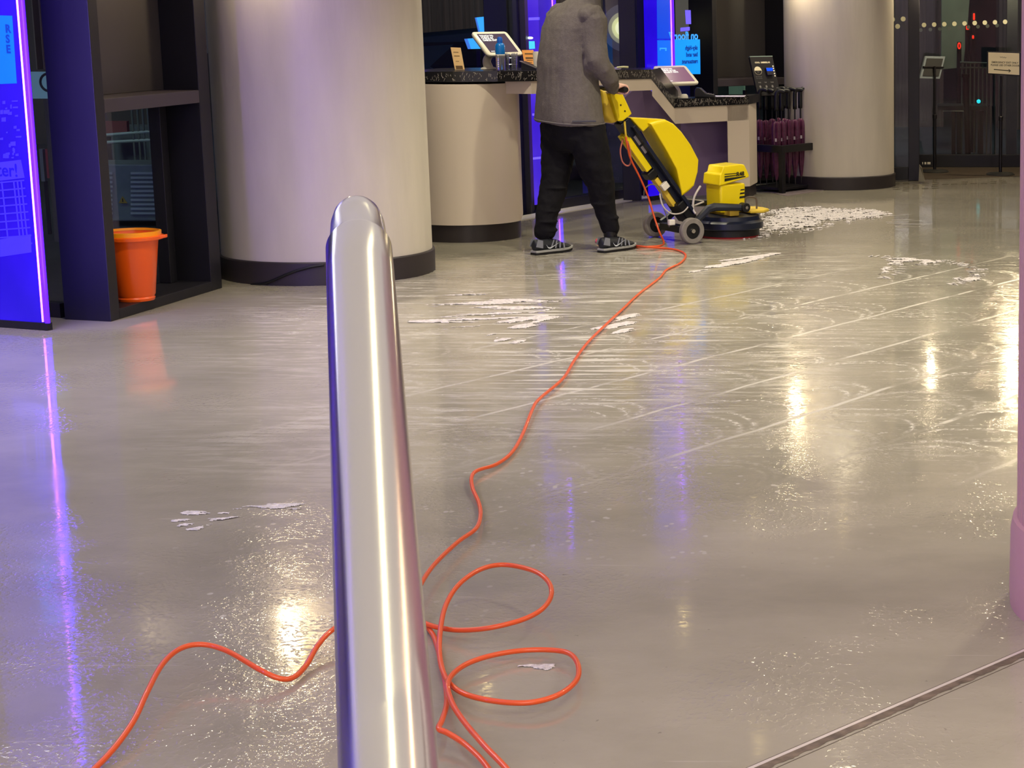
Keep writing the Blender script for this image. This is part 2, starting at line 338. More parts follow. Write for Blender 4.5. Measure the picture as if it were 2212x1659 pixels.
# ------------------------------------------------------------------ portals in the glazed facade
def portal(name, label, O, U, V, L, dep, jn, jf, zs, zt0, zt1, extra, group):
    """O near front corner, U along the front, V outwards; open timber-like box frame"""
    t = thing(name, label, 'window frame', O, 0, group)
    def bx(x0, x1, y0, y1, z0, z1):
        M = Matrix(((U.x, V.x, 0, O.x), (U.y, V.y, 0, O.y), (0, 0, 1, 0), (0, 0, 0, 1))); return ((x0, y0, z0), (x1, y1, z1), M)
    def part(nm, m, *bs):
        q = MB()
        for b in bs: q.box(*bx(*b))
        return q.build(nm, m, t, world=True, bevel=.003)
    part('jamb', M_dark, (0, jn, 0, dep, 0, CEIL)); part('jamb', M_dark, (L - jf, L, 0, dep, 0, CEIL))
    part('transom', M_brownframe, (jn, L - jf, 0, dep, zt0, zt1)); part('sill', M_dark, (jn, L - jf, 0, dep, 0, zs)); part('header', M_dark, (jn, L - jf, 0, dep, CEIL - .12, CEIL))
    part('upper_panel', M_brownpanel, (jn, L - jf, dep - .05, dep - .02, zt1, CEIL - .12))
    for e in extra: part('mullion', M_dark, e)
    p = part('glass_pane', M_glass, (jn, L - jf, dep - .012, dep - .004, zs, zt0))
    return t
M_brownframe = mat('frame_bronze', (62, 55, 62), .42)
U = (Cc - B).normalized(); V = (A - B).normalized()
portal('window_frame', 'black box window frame standing left of the large column, orange bucket in it', B, U, V, (Cc - B).length, (A - B).length, .085, .12, .05, .98, 1.045, [(.93, 1.0, .18, .25, .05, .98)], 'deep black box window frames')
Bl = pz(1545, 398); Br = pz(1700, 386) + Vector((.06, 0, 0)); Ub = (Br - Bl).normalized(); Vb = Vector((-Ub.y, Ub.x, 0))
zt = .80
portal('window_frame', 'black box window frame behind the umbrella stand, lit from above', Bl, Ub, Vb, (Br - Bl).length, .34, .045, .07, .05, zt, zt + .06, [], 'deep black box window frames')

# glazing runs between the portals
def pane(a, b, n, z0=0.0, z1=CEIL, rail=True, post=.05, name='glass'):
    a = Vector((*a, 0)); b = Vector((*b, 0)); d = (b - a).normalized(); nrm = Vector((-d.y, d.x, 0))
    q = MB(); q.prism([a + Vector((0, 0, z0 + .06)), b + Vector((0, 0, z0 + .06)), b + Vector((0, 0, z1)), a + Vector((0, 0, z1))], nrm * .012)
    o = struct(q.build('window_%d' % n, M_glass))
    if rail:
        f = MB(); f.prism([a - nrm * .03 + Vector((0, 0, z0)), b - nrm * .03 + Vector((0, 0, z0)), b + nrm * .04 + Vector((0, 0, z0)), a + nrm * .04 + Vector((0, 0, z0))], (0, 0, .07)); f.build('window_frame', M_dark, o)
    return o
pane((-6.4, 10.75), (-4.11, 9.70), 1)
pane((D.x - .02, D.y + .02), (-3.5, 12.9), 2)
F2 = [Vector((-3.47, 12.95, 0)), Vector((-2.2, 15.9, 0))]
pane((-3.47, 13.0), (-2.83, 14.42), 3)
pane((-2.7, 14.75), (-2.12, 16.05), 4)
def mullion(px, Y, wpx, dep=.12, z1=CEIL, m=None, name='trim_%d', n=0):
    c = pY(px, 300, Y); wd = wpx / F_PX * Y
    q = MB(); q.box((c.x - wd / 2, Y, 0), (c.x + wd / 2, Y + dep, z1)); return struct(q.build(name % n, m or M_dark, bevel=.004))
M_navyframe = mat('frame_navy', (42, 42, 56), .45)
mullion(1080, 14.55, 50, .14, m=M_dark, n=6); mullion(1116, 14.62, 30, .1, m=M_navyframe, n=7); mullion(1137, 14.5, 12, n=8)
mullion(1388, 15.9, 34, .12, m=M_navyframe, n=9); mullion(1407, 15.85, 12, n=10)

# ------------------------------------------------------------------ blue glass fins with an LED line along the free edge
def fin(a, b, film, label, led_in=.02, ztop=CEIL, wide=0.0, z0=.035):
    """a far end, b free (lit) end"""
    t = thing('glass_fin', label, 'light panel', (b.x, b.y, 0), 0, 'blue lit glass fins with a neon edge'); d = (b - a).normalized(); n = Vector((-d.y, d.x, 0))
    if n.y > 0: n = -n
    Z = Vector((0, 0, 1))
    MB().prism([a + Z * z0, b + Z * z0, b + Z * (ztop - .02), a + Z * (ztop - .02)], -n * .02).build('panel', film, t, world=True)
    MB().prism([a - n * .025, b - n * .025 + d * .006, b + n * .008 + d * .006, a + n * .008], (0, 0, z0)).build('base_rail', M_dark, t, world=True)
    c = b - d * led_in + n * .004
    MB().cyl(c + Z * (z0 + .005), c + Z * (ztop - .03), .0046, n=10).build('led_line', M_led, t, world=True)
    MB().cyl(b + d * .004 + Z * z0, b + d * .004 + Z * (ztop - .03), .011, n=12).build('edge_glow', M_ledhalo, t, world=True)  # glowing tube added to give the LED its blue bloom
    return t, a, b, d, n
f0 = fin(pz(-60, 702), pz(103, 714), M_blueA, 'tall blue lit glass fin with pink neon edge at the far left')
f2a = Vector((-3.66, 13.78, 0)); f2b = Vector((-3.30, 13.62, 0))
f2 = fin(f2a, f2b, M_blueB, 'blue lit glass fin rising between large column and curved reception desk')
f3 = fin(pz(1138, 455), pz(1211, 447), M_blueB, 'blue lit glass fin standing directly behind the person')
f4 = fin(pz(1405, 434), pz(1461, 427), M_blueA, 'blue lit glass fin behind the tablet on the lower desk')

fin(Vector((-5.2, 6.9, 0)), Vector((-4.5, 6.55, 0)), M_blueA, 'added unseen blue lit glass fin by the left wall, next before the far left fin')  # this and the next are unseen, added for blue light on floor and handrail
fin(Vector((-4.6, 3.6, 0)), Vector((-3.3, 2.9, 0)), M_blueA, 'added unseen blue lit glass fin nearest the handrail on the left side of the lobby')
for lx, ly, pw in ((-4.0, 9.22, 9), (-3.22, 13.35, 5), (-2.62, 14.95, 2.5), (-4.42, 6.5, 30), (-3.2, 2.85, 24)):
    l_ = area('led_spill_fill', (lx, ly - .03, 1.35), .03, pw, (.26, .14, 1), rot=(PI / 2, 0, 0), sizey=2.3)  # boosts the LED spill; the last two sit at the added fins

# ------------------------------------------------------------------ columns
def column(cx, cy, r, label, zs=.13, notch=False):
    t = thing('column', label, 'column', (cx, cy, 0))
    MB().lathe([(r, zs - .01), (r, 1.2), (r, CEIL - .01)], 96, cap=False).build('shaft', M_plaster, t, smooth=True, angle=60)
    MB().lathe([(r + .012, 0), (r + .014, zs - .006), (r + .01, zs), (r - .01, zs + .001)], 96, cap=False).build('skirting', M_base, t, smooth=True, angle=30)
    return t
c1 = column(-3.315, 11.37, .57, 'thick round cream plaster column with dark skirting behind the steel handrail', .125)
# black cable stuck along the column skirting
pts = [pz(560, 612) , pz(585, 609, .01), pz(612, 600, .03), pz(640, 585, .07), pz(672, 574, .10), pz(700, 571, .112)]
def on_col(p, c, r):
    d = Vector((p.x - c[0], p.y - c[1], 0)).normalized(); return Vector((c[0] + d.x * r, c[1] + d.y * r, p.z))
pts = [on_col(p, (-3.315, 11.37), .592) for p in pts]
tag(MB().tube(smoothpath(pts, 5), .007, 8).build('cable', M_black, smooth=True, loc=pts[0]), 'thin black cable running up the dark skirting of the thick column', 'cable')
c2 = column(-.652, 16.80, .447, 'round cream plaster column on the right beside the umbrella stand', .105)

# ------------------------------------------------------------------ reception desk
desk = thing('reception_desk', 'cream reception desk with black terrazzo top, curved end and lower right wing', 'desk', (-2.6, 13.4, 0))
ZT = 1.04; TH = .066
def arc(cx, cy, r, a0, a1, n):
    return [Vector((cx + r * math.cos(math.radians(a0 + (a1 - a0) * i / n)), cy + r * math.sin(math.radians(a0 + (a1 - a0) * i / n)), 0)) for i in range(n + 1)]
pc = Vector((-2.905, 13.10, 0)); pr = .352
ped = arc(pc.x, pc.y, pr, 180, 352, 30)
ped = ped + [Vector((-2.62, 13.46, 0)), Vector((-3.26, 13.46, 0))]
MB().prism([p + Vector((0, 0, .11)) for p in ped], (0, 0, ZT - TH + .013 - .11)).build('curved_pedestal', M_cream, desk, world=True, smooth=True, angle=25)
ped2 = [pc + (p - pc) * 1.0 for p in arc(pc.x, pc.y, pr - .012, 180, 352, 30)] + [Vector((-2.635, 13.45, 0)), Vector((-3.25, 13.45, 0))]
MB().prism(ped2, (0, 0, .11)).build('plinth', M_base, desk, world=True, smooth=True, angle=25)
# slab outlines (front line follows the fascia)
uR = pY(1407, 150, 14.55); lL = pY(1457, 214, 15.3); lR = pY(1617, 207, 15.70)
zU = uR.z; zL = (lL.z + lR.z) / 2
def slab(fr, bk, ztf, zth, m, nm):
    q = MB(); n = len(fr)
    vs = []
    for p, z in zip(fr, ztf): vs += [Vector((p.x, p.y, z - zth)), Vector((p.x, p.y, z))]
    for p, z in zip(bk, ztf): vs += [Vector((p.x, p.y, z - zth)), Vector((p.x, p.y, z))]
    fs = []
    for i in range(n - 1):
        a, b, c, d = 2 * i, 2 * i + 2, 2 * n + 2 * i, 2 * n + 2 * i + 2
        fs += [(a, b, b + 1, a + 1), (c, c + 1, d + 1, d), (a + 1, b + 1, d + 1, c + 1), (a, c, d, b)]
    fs += [(0, 1, 2 * n + 1, 2 * n), (2 * n - 2, 4 * n - 2, 4 * n - 1, 2 * n - 1)]
    q.add(vs, fs); return q.build(nm, m, desk, world=True)
fr = arc(pc.x, pc.y, pr + .012, 180, 275, 14) + [Vector((-2.62, 12.80, 0)), Vector((-2.45, 12.98, 0)), Vector((-2.3, 13.3, 0)), Vector((-2.12, 13.8, 0)), Vector((uR.x, uR.y, 0))]
fr[0:15] = arc(pc.x, pc.y + .02, pr + .014, 180, 280, 14)
bk = [Vector((p.x - .0 + (.0 if i < 8 else -.05), max(p.y + .4, 13.46), 0)) for i, p in enumerate(fr)]
def px_of(p):
    d = p - Vector((0, 0, CAM_H)); return PPX + F_PX * d.x / (d.y * math.cos(PITCH) - d.z * math.sin(PITCH))
zs_ = []
for p in fr:
    xx = px_of(Vector((p.x, p.y, 1.04))); zs_.append(pY(xx, 155 - 5 * (xx - 905) / 502, p.y).z)
slab(fr, bk, zs_, TH, M_terrazzo, 'upper_worktop')
BH = .15
def band(path, ztops, h, m, nm, th=.03):
    q = MB(); n = len(path); vs = []
    for k, (p, z) in enumerate(zip(path, ztops)):
        vs += [Vector((p.x, p.y, z - h)), Vector((p.x, p.y, z)), Vector((p.x - .004, p.y + th, z - h)), Vector((p.x - .004, p.y + th, z))]
    fs = []
    for i in range(n - 1):
        a = 4 * i; b = a + 4; fs += [(a, b, b + 1, a + 1), (a + 2, a + 3, b + 3, b + 2), (a + 1, b + 1, b + 3, a + 3), (a, a + 2, b + 2, b)]
    fs += [(0, 1, 3, 2), (4 * n - 4, 4 * n - 2, 4 * n - 1, 4 * n - 3)]
    return q.add(vs, fs).build(nm, m, desk, world=True)
off = Vector((0, .012, 0))
bp_ = [p + off for p in fr[15:]]; bp_[0] = Vector((-2.60, 12.93, 0))
band(bp_, [z - TH for z in zs_[15:]], BH - .07, M_cream, 'fascia')
# sloping run and lower wing
fr2 = [Vector((uR.x, uR.y, 0)), Vector((lL.x, lL.y, 0))]
bk2 = [p + Vector((.02, .35, 0)) for p in fr2]
slab(fr2, bk2, [zU, lL.z], .07, M_terrazzo, 'sloping_worktop')
band([p + off for p in fr2], [zU - .07, lL.z - .068], .115, M_cream, 'sloping_fascia')
fr3 = [Vector((lL.x, lL.y, 0)), Vector((lR.x, lR.y, 0))]
slab(fr3, [p + Vector((.05, .36, 0)) for p in fr3], [lL.z, lR.z], .064, M_terrazzo, 'lower_worktop')
band([p + off for p in fr3], [lL.z - .064, lR.z - .064], .12, M_cream, 'lower_fascia')
legL = lL.lerp(lR, .70); dlow = (lR - lL).normalized(); dlow.z = 0
MB().prism([Vector((legL.x, legL.y + .012, .09)), Vector((lR.x, lR.y + .012, .09)), Vector((lR.x + .03, lR.y + .36, .09)), Vector((legL.x + .03, legL.y + .36, .09))], (0, 0, lR.z - .064 - .09)).build('end_leg', M_cream, desk, world=True, bevel=.002)
MB().prism([Vector((legL.x, legL.y + .03, 0)), Vector((lR.x - .01, lR.y + .03, 0)), Vector((lR.x + .02, lR.y + .35, 0)), Vector((legL.x + .03, legL.y + .35, 0))], (0, 0, .09)).build('leg_plinth', M_base, desk, world=True)
# recessed purple panels
MB().prism([Vector((lL.x - .06, lL.y + .30, .02)), Vector((legL.x + .03, legL.y + .30, .02)), Vector((legL.x + .03, legL.y + .30, lR.z - .07)), Vector((lL.x - .06, lL.y + .30, lL.z - .07))], (0, .02, 0)).build('modesty_panel', M_purple, desk, world=True)
pA = pY(1290, 180, 14.95); pB = pY(1385, 180, 15.0); pC = pY(1470, 246, 15.56); pD = pY(1470, 330, 15.56); pE = pY(1290, 262, 14.95)
MB().prism([pA, pB, pC, pD, pY(1400, 285, 15.2), pE], (0.0, .02, 0)).build('sloping_inner_panel', M_purple, desk, world=True)
# terrazzo flecks: pattern of the worktop edge
def flecks(path, ztops, th, n, seed):
    rnd = random.Random(seed); q = MB(); segs = [(path[i + 1] - path[i]).length for i in range(len(path) - 1)]; tot = sum(segs)
    for _ in range(n):
        s = rnd.random() * tot; i = 0
        while i < len(segs) - 1 and s > segs[i]: s -= segs[i]; i += 1
        t = s / max(segs[i], 1e-6); p = path[i].lerp(path[i + 1], t); z = ztops[i] + (ztops[i + 1] - ztops[i]) * t
        d = (path[i + 1] - path[i]).normalized(); nrm = Vector((d.y, -d.x, 0))
        if nrm.y > 0: nrm = -nrm
        c = p + nrm * .0012 + Vector((0, 0, z - rnd.uniform(.008, th - .01)))
        a = rnd.choice([rnd.uniform(.9, 1.9), rnd.uniform(-2.3, -.9), rnd.uniform(0, PI)]); ln = rnd.uniform(.006, .022); wd = rnd.uniform(.0010, .0026)
        e = d * math.cos(a) + Vector((0, 0, 1)) * math.sin(a); f = d * -math.sin(a) + Vector((0, 0, 1)) * math.cos(a)
        zc = c.z
        pts = [c + e * ln / 2 + f * wd / 2, c - e * ln / 2 + f * wd / 2, c - e * ln / 2 - f * wd / 2, c + e * ln / 2 - f * wd / 2]
        pts = [Vector((v.x, v.y, min(max(v.z, z - th + .004), z - .001))) for v in pts]
        q.prism(pts, nrm * .0006)
    return q
flecks(fr, zs_, TH, 420, 3).build('terrazzo_flecks', M_fleck, desk, world=True)['kind'] = 'stuff'
flecks(fr2, [zU, lL.z], .07, 110, 4).build('terrazzo_flecks', M_fleck, desk, world=True)['kind'] = 'stuff'
flecks(fr3, [lL.z, lR.z], .064, 170, 5).build('terrazzo_flecks', M_fleck, desk, world=True)['kind'] = 'stuff'
#PART2
# ------------------------------------------------------------------ stainless handrail in the foreground
M_steel = bpy.data.materials.new('brushed_steel'); M_steel.use_nodes = True; _b = M_steel.node_tree.nodes['Principled BSDF']
_b.inputs['Base Color'].default_value = (.62, .6, .58, 1); _b.inputs['Metallic'].default_value = 1; _b.inputs['Roughness'].default_value = .2; _b.inputs['Anisotropic'].default_value = .6
rail = thing('handrail', 'brushed stainless steel handrail with an angled end in the foreground', 'handrail', (-.4, 1.5, 0))
R_ = .0245
def at_width(px, py, wpx):
    d = ray(px, py); dep = F_PX * 2 * R_ / wpx; return Vector((0, 0, CAM_H)) + d * dep
q0 = at_width(839, 1659, 211); q1 = at_width(779, 600, 143)
dr = (q1 - q0).normalized(); q_end = q1 + dr * .050
MB().tube([q0 - dr * .6, q1, q_end, q_end + dr * .006], [R_, R_, R_, R_ * .94], 56).build('rail', M_steel, rail, world=True, smooth=True, angle=60)
c0 = q_end + dr * .005
MB().tube([c0, c0 + dr * .004, c0 + dr * .040, c0 + dr * .056, c0 + dr * .062, c0 + dr * .0635], [R_ * .93, R_ * .88, R_ * .83, R_ * .74, R_ * .66, R_ * .2], 56).build('end_collar', M_steel, rail, world=True, smooth=True, angle=60)
e5 = q1 + Vector((0, 0, -.02))
MB().cyl(e5, Vector((e5.x, e5.y, 0.0)), R_ * .8, n=32).build('post', M_steel, rail, world=True, smooth=True, angle=60)
MB().cyl(Vector((e5.x, e5.y, 0.0)), Vector((e5.x, e5.y, 0.008)), .045, n=32).build('base_flange', M_steel, rail, world=True, smooth=True, angle=40)

# ------------------------------------------------------------------ pink fluted column at the right edge
pcx, pcy, pr2 = .235 + .5, 4.97, .5
pk = thing('column', 'pink fluted column cut by the right edge of the photo', 'column', (pcx, pcy, 0))
M_pink = mat('pink_lacquer', (196, 146, 164), .45); M_groove = mat('pink_groove', (128, 62, 74), .6)
rr = []; prof = []
nn_ = 720
groove_c = [173.5 + 3.2142857 * k for k in range(-56, 56)]
def pr_at(a, base):
    for g in groove_c[::1]:
        if abs(((a - g + 180) % 360) - 180) < .28: return base - .012
    return base
import math as _m
gset = [g for g in groove_c]
ring0 = []; ring1 = []
for k in range(nn_):
    a = 360 * k / nn_; r = pr_at(a, pr2 - .012)
    ring0.append(Vector((r * _m.cos(_m.radians(a)), r * _m.sin(_m.radians(a)), .225))); ring1.append(Vector((ring0[-1].x, ring0[-1].y, CEIL - .01)))
MB().rings([ring0, ring1], cap=False).build('fluted_shaft', M_pink, pk)
g = MB()
for gc in groove_c:
    a = _m.radians(gc); da = _m.radians(.3); r = pr2 - .0195
    g.prism([(r * _m.cos(a - da), r * _m.sin(a - da), .23), (r * _m.cos(a + da), r * _m.sin(a + da), .23), (r * _m.cos(a + da), r * _m.sin(a + da), CEIL - .02), (r * _m.cos(a - da), r * _m.sin(a - da), CEIL - .02)], (.004 * _m.cos(a), .004 * _m.sin(a), 0))
g.build('groove_lines', M_groove, pk)['kind'] = 'stuff'
MB().lathe([(pr2 + .004, 0), (pr2 + .006, .04), (pr2 + .004, .19), (pr2 - .002, .222), (pr2 - .02, .228)], 160, cap=False).build('base', M_pink, pk, smooth=True, angle=40)

# ------------------------------------------------------------------ ceiling downlights (some mirrored in the wet floor, some added as fill)
LK = 2.7; SCE = 30
M_lamp = mat('lamp_diffuser', (255, 240, 190), .5, emis=(255, 226, 150), es=26)
M_trimw = mat('lamp_trim', (190, 185, 175), .4)
def downlight(x, y, power, label, rad=.05, ang=130, col=(1, .92, .68), em=None):
    t = thing('ceiling_light', label, 'ceiling light', (x, y, CEIL), 0, 'round ceiling downlights')
    MB().lathe([(rad + .025, -.001), (rad + .025, -.012), (rad, -.016), (rad - .004, -.004)], 32, cap=False).build('trim_ring', M_trimw, t)
    MB().lathe([(.001, -.006), (rad - .004, -.006)], 32, cap=False).build('diffuser', em or M_lamp, t)
    l = bpy.data.lights.new('spot', 'SPOT'); l.energy = power * LK; l.color = col; l.spot_size = math.radians(ang); l.spot_blend = .7; l.shadow_soft_size = rad
    o = bpy.data.objects.new('lamp', l); C.objects.link(o); o.parent = t; o.location = (0, 0, -.03)
    return t
def ceil_px(px, py):
    v = pz(px, py, -CEIL); return v.x, v.y
M_sconce = mat('sconce_lens', (255, 236, 170), .5, emis=(255, 224, 140), es=SCE)
def sconce(x, y, z, nx, ny, r, power, label, col=(1, .82, .5)):
    n = Vector((nx, ny, 0)).normalized(); t = thing('wall_light', label, 'wall light', (x, y, z), math.atan2(n.y, n.x), 'warm round wall lights')
    MB().box((-.03, -.03, -.05), (.012, .03, .05)).build('bracket', M_dark, t, bevel=.003)
    MB().cyl((.04, 0, -.055), (.04, 0, .055), r * .62, n=28).build('housing', M_dark, t, bevel=.003)
    MB().sph((.04, 0, 0), (r, r, r * .8), 24).build('glass_globe', M_sconce, t, smooth=True)
    l = bpy.data.lights.new('glow', 'POINT'); l.energy = power; l.color = col; l.shadow_soft_size = .03
    o = bpy.data.objects.new('glow', l); C.objects.link(o); o.parent = t; o.location = (.10, 0, -.08)
    return t
sconce(-.95, 16.42, 1.82, -.6, -.8, .045, 8, 'warm wall light high on the right plaster column, mirrored as a bright streak')
sconce(-3.42, 10.78, 2.0, -.18, -.98, .055, 12, 'warm wall light high on the thick column, mirrored left of the handrail')
sconce(.10, 17.24, 1.66, 0, -1, .018, 5, 'small warm wall light on the black door frame, mirrored as a thin streak')
sconce(.93, 17.85, 1.74, -1, -.2, .06, 30, 'warm wall light in the vestibule hidden by the pink column')
struct(MB().box((.98, 17.1, 0), (1.12, 18.8, CEIL)).build('wall_vestibule', MATS['lobby_wall_paint']))
downlight(*ceil_px(1195, 1290), 20, 'small downlight above the reception desk, mirrored inside the cable loop', .022)
downlight(*ceil_px(1640, 1600), 50, 'small downlight mirrored by the floor divider strip', .03)
downlight(-2.9, 8.3, 44, 'round downlight over the floor in front of the thick column', .06)
downlight(-.2, 9.0, 26, 'round downlight over the middle of the wet floor', .06)
downlight(.9, 7.0, 50, 'round downlight above the pink fluted column', .06)
downlight(-3.9, 11.1, 12, 'round downlight over the bucket portal grazing the thick column', .04, 110)
downlight(-2.65, 11.9, 26, 'added unseen downlight over the curved end of the reception desk', .04, 120)  # added to brighten the pedestal end of the desk
downlight(-1.6, 13.3, 22, 'round downlight over the floor scrubber', .04, 120)
downlight(.9, 14.6, 40, 'added unseen downlight over the dry floor before the doorway', .05, 140)  # this and the next two are added to brighten the far right
downlight(-.4, 10.3, 30, 'added unseen downlight over the suds tracks in front of the right column', .05, 140)
downlight(1.9, 11.6, 40, 'added unseen downlight hidden behind the pink column', .05, 140)
downlight(-.62, 16.1, 22, 'round downlight right above the right plaster column', .04, 110)
downlight(-1.35, 16.25, 14, 'round downlight above the umbrella stand', .04, 120)

# ------------------------------------------------------------------ orange bucket
bx_, by_ = pz(291, 636, 0.05).x, pz(291, 636, .05).y
by_ = 9.93; bx_ = (292 - PPX) / F_PX * (by_ * math.cos(PITCH) + 1.4 * math.sin(PITCH))
bk_ = thing('bucket', 'orange plastic bucket standing in the left black window frame', 'bucket', (bx_, by_, .051))
M_yrim = mat('bucket_rim_amber', (250, 160, 20), .35)
MB().lathe([(.0, .0), (.088, .0), (.092, .012), (.088, .02), (.094, .03), (.122, .285), (.127, .30), (.150, .302), (.152, .316), (.133, .322), (.136, .335), (.131, .336), (.12, .30), (.09, .03), (.0, .028)], 48, cap=False).build('body', M_bucket, bk_, smooth=True, angle=35)
MB().lathe([(.130, .318), (.139, .320), (.140, .340), (.130, .342), (.127, .33)], 48, cap=False).build('rim', M_yrim, bk_, smooth=True, angle=35)
MB().prism([(.118, -.035, .30), (.172, -.014, .308), (.176, .0, .309), (.172, .014, .308), (.118, .035, .30)], (0, 0, .016)).build('pouring_lip', M_bucket, bk_, bevel=.003)
MB().cyl((-.07, -.118, .288), (-.07, -.130, .288), .006).build('handle_rivet', M_black, bk_)

# ------------------------------------------------------------------ orange extension cord
cr_ = .0062
def cp(lst): return [pz(x, y, z + cr_) for x, y, z in lst]
m_start = [pY(1352, 296, 12.62), pY(1356, 320, 12.62), pY(1363, 345, 12.66), pY(1383, 385, 12.72), pY(1400, 425, 12.76), pY(1412, 465, 12.74), pY(1424, 500, 12.70)]
cord = m_start + cp([(1434, 524, .0), (1425, 531, 0), (1396, 533, .0), (1340, 534, 0), (1297, 527, 0), (1288, 519, 0), (1302, 515, 0), (1325, 521, 0), (1355, 528, 0), (1392, 533, .014), (1430, 536, 0), (1462, 540, 0), (1481, 551, 0), (1470, 568, 0), (1440, 583, 0), (1424, 601, 0),
 (1380, 635, 0), (1345, 668, .004), (1305, 705, .006), (1268, 742, .006), (1240, 780, .005), (1216, 818, .006), (1165, 862, .01), (1150, 885, .01), (1128, 940, .006), (1105, 978, .004), (1072, 1003, .006), (1032, 1016, .012), (1019, 1030, .012), (1021, 1055, .008), (1034, 1085, .004), (1038, 1112, .008), (1028, 1142, .015), (990, 1170, .02), (945, 1212, .025), (916, 1250, .03), (893, 1300, .03), (898, 1332, .024), (922, 1348, .016),
 (965, 1359, .014), (1010, 1361, .022), (1065, 1355, .035), (1130, 1338, .045), (1172, 1315, .055), (1191, 1285, .06), (1184, 1256, .065), (1152, 1233, .07), (1090, 1220, .07), (1038, 1230, .07), (992, 1262, .06), (964, 1305, .045), (952, 1355, .032), (949, 1405, .02), (956, 1448, .012), (975, 1480, .012), (1012, 1502, .018), (1080, 1516, .018), (1150, 1517, .02), (1210, 1499, .022), (1246, 1468, .022), (1248, 1434, .02), (1228, 1411, .018), (1185, 1404, .016), (1120, 1406, .016), (1050, 1419, .02), (998, 1440, .02), (968, 1472, .024), (974, 1512, .026), (1000, 1556, .03), (1046, 1610, .034), (1110, 1680, .03), (1150, 1760, .01), (1130, 1800, 0), (1090, 1740, .004), (1056, 1662, .012), (1010, 1612, .016), (968, 1584, .022), (948, 1574, .024), (955, 1555, .02), (965, 1520, .008), (962, 1475, .0), (952, 1430, .0), (944, 1395, .0), (932, 1366, .002),
 (905, 1340, .006), (850, 1320, .02), (780, 1328, .035), (722, 1358, .035), (688, 1392, .022), (662, 1436, .008), (636, 1462, .006), (606, 1466, .012), (560, 1446, .03), (490, 1406, .05), (435, 1392, .06), (388, 1402, .06), (350, 1436, .055), (318, 1495, .045), (290, 1555, .03), (250, 1612, .015), (200, 1665, .006), (120, 1740, 0)])
tag(MB().tube(smoothpath(cord, 7), cr_, 12).build('extension_cord', M_orange, smooth=True, loc=cord[7], angle=180), 'orange extension cord snaking and looping across the wet floor', 'cable')

# ------------------------------------------------------------------ floor scrubber
O_ = Vector((-1.56, 12.89, 0)); hd = math.atan2(.59, .81)
FW = Vector((math.cos(hd), math.sin(hd), 0)); LT = Vector((-FW.y, FW.x, 0))
scr = thing('floor_scrubber', 'yellow and navy floor scrubbing machine pushed by the person', 'floor scrubber', O_, hd)
def LX(px, py, yl):
    h = hitp(px, py, O_ + LT * yl, LT) - O_; return (h.dot(FW), h.z)
def sp(lst, yl): return [Vector((LX(x, y, yl)[0], yl, LX(x, y, yl)[1])) for x, y in lst]
# disc deck
dc = Vector((.415, 0, 0))
T_ = Matrix.Translation(dc)
MB().lathe([(.0, .055), (.212, .055), (.218, .062), (.218, .098), (.208, .106), (.196, .112), (.19, .138), (.12, .146), (.0, .146)], 64, T_, cap=False).build('brush_deck', M_navy, scr, smooth=True, angle=35)
MB().lathe([(.0, .012), (.192, .012), (.194, .05), (.0, .05)], 64, T_, cap=False).build('brush', M_black, scr, smooth=True, angle=35)
MB().lathe([(.0, .001), (.186, .001), (.186, .0125), (.0, .0125)], 64, T_, cap=False).build('red_pad', mat('red_scrub_pad', (150, 30, 34), .8), scr, smooth=True, angle=35)
# wheels
for sgn in (-1, 1):
    y = sgn * .235; q = MB(); Mx = Matrix.Translation((0, y, .082)) @ Matrix.Rotation(PI / 2, 4, 'X')
    wh = MB().lathe([(.05, -.022), (.076, -.022), (.082, -.014), (.082, .014), (.076, .022), (.05, .022), (.05, -.022)], 40, Mx, cap=False).build('wheel', M_rubber, scr, smooth=True, angle=35)
    MB().lathe([(.0, -.012), (.051, -.012), (.051, .012), (.0, .012)], 32, Mx, cap=False).build('wheel_rim', M_black, wh)
    MB().lathe([(.0, -.026), (.013, -.026), (.016, -.02), (.016, .02), (.013, .026), (.0, .026)], 24, Mx, cap=False).build('hub_cap', M_chrome, wh, smooth=True, angle=35)
MB().cyl((0, -.235, .082), (0, .235, .082), .013).build('axle', M_rubber, scr)
MB().box((-.035, -.12, .06), (.035, .12, .105)).build('axle_bracket', M_black, scr, bevel=.006)
# side arms from axle to the motor
for sgn in (-1, 1):
    y = sgn * .175
    MB().tube([(.01, y, .10), (.06, y, .125), (.155, y, .205), (.20, y, .215), (.40, y, .200)], [.02, .022, .026, .026, .022], 8).build('side_arm', M_navy, scr, smooth=True, angle=30)
    k = MB().cyl((.42, y - sgn * .03, .2), (.42, y + sgn * .032, .2), .03, n=24).build('pivot_knob', M_black, scr, bevel=.004)
    MB().cyl((.42, y + sgn * .030, .2), (.42, y + sgn * .038, .2), .010).build('pivot_bolt', M_chrome, k)
MB().box((.33, -.15, .145), (.40, .15, .185)).build('cross_member', M_yellow2, scr, bevel=.006)
# front weight and its handle
MB().prism([(.50, -.12, .15), (.60, -.13, .15), (.665, -.085, .15), (.68, 0, .15), (.665, .085, .15), (.60, .13, .15), (.50, .12, .15)], (0, 0, .022)).build('front_weight', M_yellow2, scr, bevel=.008)
MB().tube(smoothpath([(.50, -.06, .16), (.50, -.06, .235), (.52, -.06, .25), (.57, -.06, .245), (.585, -.06, .225), (.585, -.06, .17)], 4), .006, 8).build('front_handle', mat('worn_bracket', (92, 80, 70), .5), scr, smooth=True)
